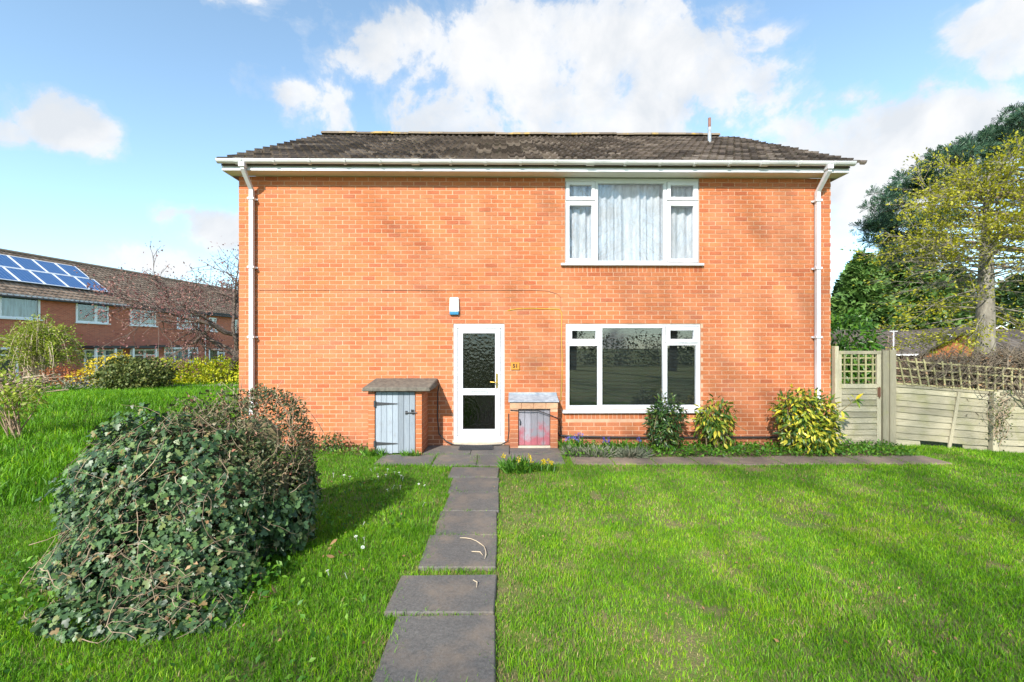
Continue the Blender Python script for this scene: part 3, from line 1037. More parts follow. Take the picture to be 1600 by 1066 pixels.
ab = thing('alarm_box', (-.81, 0, 2.283), 'pale grey burglar alarm box with blue base on the wall above the door', 'alarm box')
quick('cover', lambda b: b.hexa([(-.894, -.066, 2.335), (-.726, -.066, 2.335), (-.722, -.003, 2.335), (-.898, -.003, 2.335), (-.886, -.046, 2.590), (-.734, -.046, 2.590), (-.728, -.003, 2.592), (-.892, -.003, 2.592)]), M['alarm'], ab, bevel=.012)
quick('base', lambda b: b.hexa([(-.880, -.056, 2.286), (-.740, -.056, 2.286), (-.728, -.003, 2.286), (-.892, -.003, 2.286), (-.893, -.066, 2.334), (-.727, -.066, 2.334), (-.723, -.003, 2.334), (-.897, -.003, 2.334)]), M['blue'], ab, bevel=.006)

pq = thing('number_plaque', (.251, 0, 1.33), 'square varnished wooden house number plaque reading 51 beside the door', 'sign')
quick('board', lambda b: b.box(.175, .327, -.022, -.003, 1.330, 1.462), M['wood_plaque'], pq, bevel=.005)


def text_mesh(name, body, size, loc, m, parent, depth=.003, bold=0.0):
    c = bpy.data.curves.new(name, 'FONT')
    c.body = body; c.size = size; c.align_x = 'CENTER'; c.align_y = 'CENTER'; c.extrude = depth; c.offset = bold
    t = bpy.data.objects.new(name, c)
    COL.objects.link(t)
    t.rotation_euler = (R(90), 0, 0)
    bpy.context.view_layer.update()
    me = bpy.data.meshes.new_from_object(t.evaluated_get(bpy.context.evaluated_depsgraph_get()))
    bpy.data.objects.remove(t)
    me.transform(Matrix.Rotation(R(90), 4, 'X'))
    me.materials.clear(); me.materials.append(m)
    o = bpy.data.objects.new(name, me)
    return place(o, parent, loc)


text_mesh('numerals', '51', .092, (.251, -.0245, 1.396), M['ink'], pq, bold=.003)

o = quick('wall_cable', lambda b: b.tube([(-4.2, -.008, 2.715), (-2.5, -.008, 2.722), (-1, -.008, 2.712), (.55, -.008, 2.722), (.82, -.008, 2.708), (.99, -.008, 2.655), (1.045, -.010, 2.60), (1.05, -.010, 2.3), (1.04, -.010, 1.7), (1.05, -.010, 1.1), (1.03, -.012, .72)], .0042, 5), M['grey_cable'])
tag(o, 'thin brown cable running level across the wall then down beside the window', 'cable')
o = quick('yellow_cable', lambda b: b.tube([(.115, -.008, 2.365), (.30, -.008, 2.395), (.55, -.008, 2.402), (.85, -.008, 2.392), (1.03, -.012, 2.385), (1.066, -.014, 2.30), (1.058, -.016, 1.9), (1.072, -.016, 1.5), (1.066, -.016, 1.1), (1.045, -.018, .80)], .0055, 5), M['yellow_cable'])
tag(o, 'yellow cable looping down the wall left of the downstairs window', 'cable')
o = quick('base_pipe', lambda b: b.tube([(.97, -.05, .28), (1.02, -.05, .19), (1.3, -.045, .168), (2.3, -.045, .152), (3.6, -.045, .150), (4.4, -.045, .152), (5.1, -.045, .150)], .016, 7), M['cable'])
tag(o, 'black pipe running low along the foot of the wall behind the shrubs', 'pipe')
o = quick('ground_cable', lambda b: b.tube([(-1.06, -.12, 1.08), (-1.09, -.07, .95), (-1.10, -.05, .5), (-1.07, -.06, .22), (-.96, -.05, .10), (-.80, -.10, .042), (-.4, -.16, .040), (0, -.12, .045), (.12, -.20, .12), (.137, -.24, .30), (.132, -.28, .60)], .011, 6), M['cable'])
tag(o, 'black cable sagging from the left cupboard along the doorstep to the right cupboard', 'cable')

mt_ = thing('doormat', (-.42, -.30, .03), 'grey ribbed rubber doormat lying on the slab before the white door', 'doormat')
quick('backing', lambda b: b.box(-.70, -.13, -.44, -.17, .032, .042), M['mat'], mt_)
quick('ribs', lambda b: [b.box(-.69 + i * .0275, -.675 + i * .0275, -.435, -.175, .0422, .052) for i in range(20)], M['mat'], mt_)['kind'] = 'stuff'


# ------------------------------------------------------------------ brick cupboards
def brick_pier(b_parent, rects, zs0, zs1):
    """rects: list of (face, x0,x1,y0,y1); lays bricks course by course as objects"""
    r_ = 0
    z = zs0
    while z < zs1 - .03:
        for (kind, x0, x1, y0, y1) in rects:
            if kind == 'x':       # face towards the viewer
                L = x1 - x0
                cuts = [0, L] if L < .2 else ([0, L * .5, L] if r_ % 2 else [0, L * .25, L * .75, L])
                for a, c in zip(cuts, cuts[1:]):
                    q_ = MB(); q_.box(x0 + a + .005, x0 + c - .005, y0 + random.uniform(0, .003), y1, z, min(z + BH, zs1))
                    q_.build('brick', M['brick'], b_parent)
            else:                 # side face
                L = y1 - y0
                k_ = max(2, round(L / .225))
                st = L / k_
                cuts = [0] + [st * (i + (.5 if r_ % 2 else 1)) for i in range(k_)] + [L]
                cuts = sorted({round(min(max(c, 0), L), 4) for c in cuts})
                for a, c in zip(cuts, cuts[1:]):
                    if c - a < .03: continue
                    q_ = MB(); q_.box(x0, x1 - random.uniform(0, .003), y0 + a + .005, y0 + c - .005, z, min(z + BH, zs1))
                    q_.build('brick', M['brick'], b_parent)
        z += PITCH
        r_ += 1


cb = thing('brick_cupboard', (-1.70, -.33, 0), 'tall brick store cupboard with grey plank door and stone lid left of the front door', 'cupboard')
cw = quick('wall', lambda b: (b.box(-2.122, -2.022, -.638, -.005, -.05, 1.02), b.box(-1.364, -1.270, -.638, -.005, -.05, 1.02), b.box(-2.022, -1.364, -.10, -.006, -.05, 1.0)), M['mortar'], cb)
brick_pier(cw, [('x', -2.128, -2.016, -.646, -.60), ('x', -1.372, -1.262, -.646, -.60), ('y', -1.30, -1.262, -.60, -.01), ('y', -2.128, -2.09, -.60, -.01)], -.03, 1.02)
cdoor = quick('door', lambda b: (b.box(-2.010, -1.378, -.590, -.575, .14, .22), b.box(-2.010, -1.378, -.590, -.575, .78, .86)), M['grey_plank'], cb)
xs_ = np.linspace(-2.012, -1.378, 8)
for a, c in zip(xs_, xs_[1:]):
    quick('plank', lambda b: b.box(a + .002, c - .002, -.622 + random.uniform(-.002, .002), -.592, .012 + random.uniform(0, .012), 1.006), M['grey_plank'], cdoor, bevel=.003)
for z in (.175, .815):
    quick('hinge', lambda b: (b.hexa([(-2.00, -.630, z - .028), (-1.66, -.630, z - .006), (-1.66, -.623, z - .006), (-2.00, -.623, z - .028), (-2.00, -.630, z + .028), (-1.66, -.630, z + .006), (-1.66, -.623, z + .006), (-2.00, -.623, z + .028)]), b.box(-2.035, -2.005, -.652, -.624, z - .05, z + .05)), M['iron'], cdoor)
quick('latch', lambda b: (b.tube([(-1.53, -.632, .672), (-1.34, -.652, .672)], .010, 6), b.box(-1.535, -1.50, -.632, -.622, .645, .70), b.box(-1.425, -1.395, -.636, -.622, .645, .72), b.tube([(-1.43, -.640, .672), (-1.43, -.655, .725)], .007, 5)), M['iron'], cdoor)
quick('roof_slab', lambda b: b.hexa([(-2.20, -.735, 1.022), (-1.12, -.735, 1.022), (-1.10, -.008, 1.040), (-2.20, -.008, 1.040), (-2.19, -.735, 1.085), (-1.13, -.735, 1.085), (-1.10, -.008, 1.185), (-2.18, -.008, 1.185)]), M['concrete'], cb, bevel=.012)

c2 = thing('meter_cupboard', (.555, -.15, 0), 'low brick cupboard with red stained plank door and lead top right of the door', 'cupboard')
w2 = quick('wall', lambda b: (b.box(.158, .292, -.272, -.005, -.05, .68), b.box(.838, .958, -.272, -.005, -.05, .68), b.box(.29, .84, -.05, -.006, -.05, .66)), M['mortar'], c2)
brick_pier(w2, [('x', .150, .298, -.280, -.24), ('x', .832, .966, -.280, -.24), ('y', .945, .966, -.238, -.01)], -.03, .672)
hd_ = quick('header', lambda b: b.box(.160, .955, -.268, -.03, .676, .79), M['mortar'], c2)
for i in range(4):
    x0 = .148 + i * .205
    quick('brick', lambda b: b.box(x0 + .004, x0 + .201, -.283, -.20, .680, .790), pbr('pale_brick', (.44, .25, .15), .9, (.54, .33, .20), 9, bump_s=.4), hd_, bevel=.006)
quick('lead_top', lambda b: (b.hexa([(.125, -.31, .797), (.985, -.31, .797), (.975, -.008, .872), (.135, -.008, .872), (.128, -.31, .806), (.982, -.31, .806), (.972, -.008, .915), (.138, -.008, .915)]),
                             b.box(.138, .972, -.03, -.006, .90, .935)), M['lead'], c2, bevel=.004)
d2 = quick('door', lambda b: b.box(.300, .830, -.20, -.19, .30, .38), M['red_plank'], c2)
xs_ = np.linspace(.298, .832, 6)
for a, c in zip(xs_, xs_[1:]):
    quick('plank', lambda b: b.box(a + .002, c - .002, -.232 + random.uniform(-.002, .002), -.205, .062, .664), M['red_plank'], d2, bevel=.003)
quick('door_pull', lambda b: b.tube([(.330, -.234, .40), (.328, -.262, .43), (.330, -.262, .47), (.322, -.234, .50)], .008, 5), M['iron'], d2)
quick('base_strip', lambda b: b.box(.290, .840, -.285, -.02, -.04, .055), M['pale_concrete'], c2, bevel=.006)
o = quick('loose_wire', lambda b: b.tube([(.16, -.29, .664), (.45, -.292, .652), (.62, -.292, .655), (.78, -.292, .60), (.95, -.292, .53), (1.0, -.20, .46), (1.03, -.06, .35), (1.05, -.05, .22)], .008, 5), M['cable'])
tag(o, 'black wire drooping across the top of the low red stained cupboard door', 'cable')

#@@TERRACE
# ------------------------------------------------------------------ terrace on the left
TO = Vector((-29.049, 18.75, 0))
TD = Vector((.16435, .98640, 0))
TM = Matrix.Translation(TO) @ Matrix.Rotation(math.atan2(TD.y, TD.x), 4, 'Z')


def tq(name, fn, m, parent, **kw):
    b = MB(); fn(b)
    b.v = [tuple(TM @ Vector(p)) for p in b.v]
    return b.build(name, m, parent, **kw)


def terrace_brick():
    m, n, l, b = new_mat('red_terrace_brick')
    p = wpos(n, l)
    mp = n.new('ShaderNodeMapping')
    mp.inputs['Rotation'].default_value = (R(90), 0, 0)
    # course pattern: along the facade and up
    sep = n.new('ShaderNodeSeparateXYZ'); l.new(p, sep.inputs[0])
    s_ = mathn(n, l, 'ADD', mathn(n, l, 'MULTIPLY', sep.outputs[0], TD.x), mathn(n, l, 'MULTIPLY', sep.outputs[1], TD.y))
    cv = n.new('ShaderNodeCombineXYZ'); l.new(s_, cv.inputs[0]); l.new(sep.outputs[2], cv.inputs[1])
    bt = n.new('ShaderNodeTexBrick')
    l.new(cv.outputs[0], bt.inputs['Vector'])
    bt.inputs['Scale'].default_value = 1
    bt.inputs['Brick Width'].default_value = .225
    bt.inputs['Row Height'].default_value = .075
    bt.inputs['Mortar Size'].default_value = .010
    bt.inputs['Color1'].default_value = (.56, .150, .080, 1)
    bt.inputs['Color2'].default_value = (.36, .085, .050, 1)
    bt.inputs['Mortar'].default_value = (.48, .27, .19, 1)
    c = mixc(n, l, ramp(n, l, noise(n, l, .9, 5, .6, p), [(.4, 0.0), (.7, .45)]), bt.outputs['Color'], (.40, .10, .06))
    l.new(c, b.inputs['Base Color'])
    b.inputs['Roughness'].default_value = .9
    return m


M['tbrick'] = terrace_brick()
M['far_white'] = pbr('far_white_frame', (.82, .84, .86), .5)
M['dark_fascia'] = pbr('dark_fascia', (.035, .036, .04), .6)
M['pale_curtain'] = pbr('pale_curtain', (.55, .60, .62), .9, (.10, .12, .14), 3, coords=(3, 3, .3))
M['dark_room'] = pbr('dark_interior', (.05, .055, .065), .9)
M['violet_curtain'] = pbr('violet_curtain', (.20, .08, .14), .9)


def twindow(parent, s0, s1, z0, z1, panes, curtain, sill=True):
    fr_ = tq('window', lambda b: b.sheet(s0, s1, z0, z1, panes, -.045, .02), M['far_white'], parent)
    for (a, b_, c, d) in panes:
        tq('pane', lambda b: b.box(a - .004, b_ + .004, -.012, -.006, c - .004, d + .004), M['far_glass'], fr_)
    if sill:
        tq('sill', lambda b: b.box(s0 - .08, s1 + .08, -.14, -.046, z0 - .07, z0 + .005), M['far_white'], fr_)
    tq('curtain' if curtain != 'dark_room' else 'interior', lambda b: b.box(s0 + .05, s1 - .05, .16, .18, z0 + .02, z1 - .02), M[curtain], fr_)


def split(s0, s1, z0, z1, kind):
    """panes of one window: 'L' small casement with top light on the left, 'R' on the right, 'B' both"""
    w_ = s1 - s0; o_ = .11
    k_ = .36 if kind in 'LR' else .27
    out = []
    def cas(a, b):
        return [(a, b, z0 + o_, z0 + (z1 - z0) * .62), (a, b, z0 + (z1 - z0) * .70, z1 - o_)]
    l0, l1 = s0 + o_, s0 + w_ * k_
    r0, r1 = s1 - w_ * k_, s1 - o_
    if kind == 'L': out = cas(l0, l1) + [(l1 + .20, s1 - o_, z0 + o_, z1 - o_)]
    if kind == 'R': out = [(s0 + o_, r0 - .20, z0 + o_, z1 - o_)] + cas(r0, r1)
    if kind == 'B': out = cas(l0, l1) + [(l1 + .14, r0 - .14, z0 + o_, z1 - o_)] + cas(r0, r1)
    return out


def thouse(s0, s1, label, wins, ez, fascia, dz=0.0):
    root = thing('terraced_house', TM @ Vector(((s0 + s1) / 2, 0, -.45)), label, 'house')
    tq('wall', lambda b: b.sheet(s0, s1, -.6, ez, [(w_[0], w_[1], w_[2], w_[3]) for w_ in wins], 0, .25), M['tbrick'], root)
    tq('party_wall', lambda b: b.box(s0 + .05, s0 + .3, .26, 8.8, -.6, ez), M['tbrick'], root)
    tq('party_wall', lambda b: b.box(s1 - .3, s1 - .05, .26, 8.8, -.6, ez), M['tbrick'], root)
    tq('back_wall', lambda b: b.box(s0 + .05, s1 - .05, 8.81, 9.05, -.6, ez), M['tbrick'], root)
    t35 = math.tan(R(35))
    hh = lambda n_: 5.0 + n_ * t35 + dz
    rf = tq('roof', lambda b: (b.hexa([(s0, -.30, hh(-.3) - .1), (s1, -.30, hh(-.3) - .1), (s1, 4.5, hh(4.5) - .1), (s0, 4.5, hh(4.5) - .1), (s0, -.30, hh(-.3) - .05), (s1, -.30, hh(-.3) - .05), (s1, 4.5, hh(4.5) - .05), (s0, 4.5, hh(4.5) - .05)]),
                               b.hexa([(s0, 4.501, hh(4.5) - .1), (s1, 4.501, hh(4.5) - .1), (s1, 9.3, hh(-.3) - .1), (s0, 9.3, hh(-.3) - .1), (s0, 4.501, hh(4.5) - .05), (s1, 4.501, hh(4.5) - .05), (s1, 9.3, hh(-.3) - .05), (s0, 9.3, hh(-.3) - .05)])), M['far_tile'], root)
    b = MB()
    g = .345
    nr = int(4.8 / math.cos(R(35)) / g) + 1
    for r_ in range(nr):
        n0 = -.34 + r_ * g * math.cos(R(35)); n1 = n0 + (g + .06) * math.cos(R(35))
        if n1 > 4.5: n1 = 4.5
        s = s0
        while s < s1 - .05:
            e = min(s + .30, s1)
            j = random.uniform(-.006, .006)
            za, zb = hh(n0) + .02 + j, hh(n1) - .035 + j
            b.add([(s, n0, za + .03), (s + .05, n0, za + .03), (s + .09, n0, za - .02), (e - .005, n0, za - .02), (s, n1, zb + .03), (s + .05, n1, zb + .03), (s + .09, n1, zb - .02), (e - .005, n1, zb - .02),
                   (s, n0, za - .045), (e - .005, n0, za - .045)],
                  [(0, 1, 5, 4), (1, 2, 6, 5), (2, 3, 7, 6), (8, 9, 3, 2), (8, 2, 1, 0)])
            s = e
    b.v = [tuple(TM @ Vector(p)) for p in b.v]
    o = b.build('tiling', M['far_tile'], rf); o['kind'] = 'stuff'
    tq('ridge', lambda b: b.tube([(s0, 4.5, hh(4.5) + .0), (s1, 4.5, hh(4.5) + .0)], .11, 6), M['far_tile'], rf)
    tq('fascia', lambda b: b.box(s0 + .01, s1 - .01, -.29, -.26, ez - .02, hh(-.3) - .06 if dz == 0 else ez + .12), M[fascia], root)
    tq('soffit', lambda b: b.box(s0 + .01, s1 - .01, -.258, .0, ez + .002, ez + .015), M[fascia], root)
    tq('gutter', lambda b: b.box(s0 + .01, s1 - .01, -.42, -.30, hh(-.3) - .14, hh(-.3) - .03), M['dark_fascia'], root, bevel=.02)
    for (a, b_, c, d, kind, cur_) in wins:
        if kind == 'D':
            m_ = (a + b_) / 2
            panes = [(a + .1, m_ - .1, c + .12, d - .5), (a + .1, m_ - .1, d - .40, d - .1), (m_ + .1, b_ - .1, c + .12, d - .5), (m_ + .1, b_ - .1, d - .40, d - .1)]
            twindow(root, a, b_, c, d, panes, cur_, False)
        else:
            twindow(root, a, b_, c, d, split(a, b_, c, d, kind), cur_)
    return root


EZT = 4.86
ta = thouse(-8.6, 7.55, 'red brick terraced house with blue solar panels on its roof', [
    (-6.5, -3.6, 3.5, 4.80, 'L', 'pale_curtain'), (-1.35, 1.98, 3.45, 4.80, 'L', 'pale_curtain'), (4.03, 6.17, 3.41, 4.82, 'R', 'dark_room'),
    (-3.0, .85, -.40, 1.72, 'D', 'dark_room'), (4.55, 7.2, -.10, 1.58, 'D', 'pale_curtain')], EZT, 'far_white')
tb_ = thouse(7.55, 14.62, 'red brick terraced house with a dark flat porch roof in the middle of the row', [
    (7.75, 9.87, 3.40, 4.78, 'L', 'pale_curtain'), (11.8, 14.05, 3.31, 4.72, 'R', 'violet_curtain'),
    (7.75, 10.1, -.10, 1.58, 'D', 'dark_room'), (10.6, 13.95, .42, 1.72, 'B', 'pale_curtain')], EZT, 'dark_fascia')
tc_ = thouse(14.62, 27, 'farthest red brick terraced house beyond the white downpipe, half hidden by the bare tree', [
    (15.15, 16.0, 3.2, 4.45, 'R', 'dark_room'), (18.2, 19.6, 3.2, 4.45, 'R', 'dark_room'), (15.15, 17.0, .45, 1.6, 'R', 'dark_room')], EZT - .05, 'dark_fascia', -.06)
tq('downpipe', lambda b: b.tube([(14.70, -.30, 4.72), (14.70, -.07, 4.5), (14.70, -.07, -.4)], .05, 6), M['far_white'], tb_)
tq('porch_roof', lambda b: b.box(4.2, 9.0, -1.25, -.005, 1.66, 1.84), M['dark_fascia'], ta)
tq('porch_roof', lambda b: b.box(9.02, 11.2, -1.1, -.005, 1.74, 1.90), M['dark_fascia'], tb_)
for s_ in (4.4, 5.7, 7.0, 8.8):
    tq('porch_post', lambda b: b.box(s_ - .06, s_ + .06, -1.2, -1.08, -.5, 1.66), M['far_white'], ta)

sa = thing('solar_array', TM @ Vector((3, .9, 5.6)), 'blue solar panels in two rows lying on the left terrace roof', 'solar panels')
m, n, l, b_ = new_mat('solar_cell')
sep = n.new('ShaderNodeTexCoord')
mp = n.new('ShaderNodeVectorMath'); mp.operation = 'MULTIPLY'; l.new(sep.outputs['Generated'], mp.inputs[0]); mp.inputs[1].default_value = (6, 10, 1)
sx = n.new('ShaderNodeSeparateXYZ'); l.new(mp.outputs[0], sx.inputs[0])
ln_ = mathn(n, l, 'MAXIMUM', mathn(n, l, 'ABSOLUTE', mathn(n, l, 'SUBTRACT', mathn(n, l, 'FRACT', sx.outputs[0]), .5)), mathn(n, l, 'ABSOLUTE', mathn(n, l, 'SUBTRACT', mathn(n, l, 'FRACT', sx.outputs[1]), .5)))
l.new(mixc(n, l, ramp(n, l, ln_, [(.42, 0.0), (.46, 1.0)]), (.012, .075, .24), (.20, .32, .50)), b_.inputs['Base Color'])
b_.inputs['Roughness'].default_value = .25
M['cell'] = m
t35 = math.tan(R(35))
for i in range(7):
    for j in range(2):
        s1 = 7.04 - 1.36 * i - .20 * j
        n0 = .90 + j * 1.40
        lift = .13
        cs, cn = s1 - .68, n0 + .69
        me = MB()
        hw, hl = .66, 1.365 / 2 / math.cos(R(35))
        me.box(-hw, hw, -hl, hl, 0, .035)
        fr2 = MB()
        for q_ in ((-hw, hw, -hl, -hl + .05), (-hw, hw, hl - .05, hl), (-hw, -hw + .05, -hl + .05, hl - .05), (hw - .05, hw, -hl + .05, hl - .05)):
            fr2.box(*q_, .0355, .045)
        mat4 = TM @ Matrix.Translation((cs, cn, 5.0 + cn * t35 + lift)) @ Matrix.Rotation(R(35), 4, 'X')
        pan = bpy.data.objects.new('solar_panel', me.mesh('solar_panel', M['cell']))
        COL.objects.link(pan)
        pan.parent = sa
        pan.matrix_local = Matrix.Translation(-wo(sa)) @ mat4
        WO[pan.name] = Vector((0, 0, 0))
        f2 = bpy.data.objects.new('panel_frame', fr2.mesh('panel_frame', M['far_white']))
        COL.objects.link(f2)
        f2.parent = pan

#@@RIGHT
# ------------------------------------------------------------------ bungalows beyond the fence
M['obrick'] = pbr('orange_gable_brick', (.50, .17, .065), .9, (.60, .22, .085), 3)


M['dark_brick'] = pbr('brown_bungalow_brick', (.13, .075, .050), .9, (.19, .115, .08), 4)


def bungalow(label, x0, x1, y0, y1, eave, ridge, axis, gz=-1.3):
    root = thing('bungalow', ((x0 + x1) / 2, y0, gz), label, 'house')
    quick('wall', lambda b: b.box(x0 + .3, x1 - .3, y0 + .3, y1 - .3, gz, eave), M['dark_brick'], root)
    b = MB(); t = MB()
    if axis == 'x':
        c = (y0 + y1) / 2
        for (ya, yb) in ((y0, c), (y1, c)):
            P_ = [(x0, ya, eave), (x1, ya, eave), (x1, yb, ridge), (x0, yb, ridge)]
            b.hexa([(x, y, z - .12) for x, y, z in P_] + P_)
        g = MB(); g.hexa([(x0 + .3, y0 + .3, eave), (x0 + .5, y0 + .3, eave), (x0 + .5, y1 - .3, eave), (x0 + .3, y1 - .3, eave), (x0 + .3, c - .05, ridge - .13), (x0 + .5, c - .05, ridge - .13), (x0 + .5, c + .05, ridge - .13), (x0 + .3, c + .05, ridge - .13)])
        nrow = int(math.hypot(c - y0, ridge - eave) / .36)
        for r_ in range(nrow):
            f0, f1 = r_ / nrow, min((r_ + 1.15) / nrow, 1)
            x = x0
            while x < x1 - .1:
                e = min(x + .34, x1)
                za, zb = eave + (ridge - eave) * f0 + .06 + random.uniform(-.01, .01), eave + (ridge - eave) * f1 + .012
                ya, yb = y0 + (c - y0) * f0, y0 + (c - y0) * f1
                t.add([(x, ya, za), (e - .03, ya, za), (e - .03, yb, zb), (x, yb, zb), (x, ya, za - .07), (e - .03, ya, za - .07)], [(0, 1, 2, 3), (4, 5, 1, 0)])
                x = e
    else:
        c = (x0 + x1) / 2
        for (xa, xb) in ((x0, c), (x1, c)):
            P_ = [(xa, y0, eave), (xa, y1, eave), (xb, y1, ridge), (xb, y0, ridge)]
            b.hexa([(x, y, z - .12) for x, y, z in P_] + P_)
        g = MB(); g.hexa([(x0 + .3, y0 + .3, eave), (x1 - .3, y0 + .3, eave), (x1 - .3, y0 + .5, eave), (x0 + .3, y0 + .5, eave), (c - .05, y0 + .3, ridge - .13), (c + .05, y0 + .3, ridge - .13), (c + .05, y0 + .5, ridge - .13), (c - .05, y0 + .5, ridge - .13)])
        for (xa, sg) in ((x0, 1), (x1, -1)):
            t.bar((xa, y0 + .02, eave - .05), (c, y0 + .02, ridge - .05), .22, .05)
    rf = b.build('roof', M['far_tile2'], root)
    g.build('gable', M['obrick'], root)
    if axis == 'x':
        o = t.build('tiling', M['far_tile2'], rf); o['kind'] = 'stuff'
        quick('ridge', lambda q_: q_.tube([(x0, (y0 + y1) / 2, ridge), (x1, (y0 + y1) / 2, ridge)], .12, 6), M['far_tile2'], rf)
        quick('gutter', lambda q_: q_.box(x0, x1, y0 - .14, y0 - .02, eave - .16, eave - .04), M['far_white'], root)
    else:
        t.build('verge', M['far_white'], rf)
    return root


M['far_tile2'] = tile_mat('bungalow_roof_tile', [(0, (.060, .050, .045)), (.5, (.095, .080, .070)), (1, (.145, .122, .105))], patch=.2)
ba = bungalow('long low bungalow roof seen over the fence with an aerial pole', 25.5, 38.4, 29.0, 37.5, 1.22, 3.22, 'x')
bb_ = bungalow('bungalow with an orange brick gable beside the grey tree trunk', 35.6, 44.2, 28.0, 38.0, 1.0, 3.5, 'y')
bc = bungalow('nearer tiled bungalow roof at the far right edge', 30.2, 44, 18.0, 25.0, 1.05, 2.75, 'x')
for (px, h) in ((1401, 1.9), (1492, 1.6)):
    p_ = at(px, 545, 29.3)
    quick('aerial_pole', lambda b: (b.tube([(p_.x, 29.6, 1.25), (p_.x, 29.6, 1.2 + h)], .045, 5), b.box(p_.x - .35, p_.x + .35, 29.58, 29.62, 1.15 + h, 1.19 + h)), M['far_white'], ba)
p_ = at(1422, 540, 30)
quick('roof_vent', lambda b: b.hexa([(p_.x - .2, 30.0, 1.3), (p_.x + .2, 30.0, 1.3), (p_.x + .2, 30.4, 1.4), (p_.x - .2, 30.4, 1.4), (p_.x - .07, 30.1, 1.85), (p_.x + .07, 30.1, 1.85), (p_.x + .07, 30.3, 1.85), (p_.x - .07, 30.3, 1.85)]), M['far_white'], ba)

# ------------------------------------------------------------------ gate and fence
gate = thing('garden_gate', (6.28, -.03, 0), 'weathered wooden side gate with lattice top beside the brick house', 'gate')
GX0, GX1 = 5.905, 6.655
quick('stile', lambda b: b.box(GX0, GX0 + .055, -.06, -.015, .01, 1.635), M['fence_post'], gate, bevel=.004)
quick('stile', lambda b: b.box(GX1 - .075, GX1, -.06, -.015, -.01, 1.635), M['fence_post'], gate, bevel=.004)
quick('rail', lambda b: b.box(GX0, GX1 + .0, -.065, -.012, 1.60, 1.660), M['fence_post'], gate, bevel=.004)
quick('rail', lambda b: b.box(GX0 + .057, GX1 - .077, -.062, -.014, 1.005, 1.08), M['fence_post'], gate, bevel=.004)
quick('rail', lambda b: b.box(GX0 + .057, GX1 - .077, -.062, -.014, .01, .09), M['fence_post'], gate, bevel=.004)
for i in range(5):
    x = GX0 + .10 + i * .125
    quick('lath', lambda b: b.box(x, x + .024, -.050, -.036, 1.08, 1.60), M['trellis'], gate)
for i in range(4):
    z = 1.17 + i * .118
    quick('lath', lambda b: b.box(GX0 + .055, GX1 - .077, -.0345, -.022, z, z + .024), M['trellis'], gate)
for i in range(9):
    z = .092 + i * .102
    quick('board', lambda b: b.hexa([(GX0 + .057, -.064, z), (GX1 - .077, -.064, z + random.uniform(-.004, .004)), (GX1 - .077, -.040, z), (GX0 + .057, -.040, z), (GX0 + .057, -.036, z + .118), (GX1 - .077, -.036, z + .118), (GX1 - .077, -.026, z + .118), (GX0 + .057, -.026, z + .118)]), M['fence'], gate)
quick('bolt', lambda b: (b.box(GX1 - .07, GX1 - .02, -.074, -.061, .86, 1.02), b.tube([(GX1 - .045, -.078, .83), (GX1 - .045, -.078, 1.03)], .008, 5)), pbr('rusty_bolt', (.16, .07, .04), .8), gate)
o = quick('gate_post', lambda b: b.box(5.832, 5.898, -.075, .02, -.1, 1.742), M['fence_post'], bevel=.006)
tag(o, 'slim timber gate post standing against the brick house corner', 'post')
o = quick('gate_post', lambda b: (b.box(6.672, 6.775, -.085, .03, -.1, 1.665), b.hexa([(6.777, -.105, -.1), (6.885, -.105, -.1), (6.885, .0, -.1), (6.777, .0, -.1), (6.777, -.105, 1.680), (6.885, -.105, 1.680), (6.885, 0, 1.680), (6.777, 0, 1.680)])), M['fence_post'], bevel=.006)
tag(o, 'thick pale double timber post between the gate and the fence', 'post')


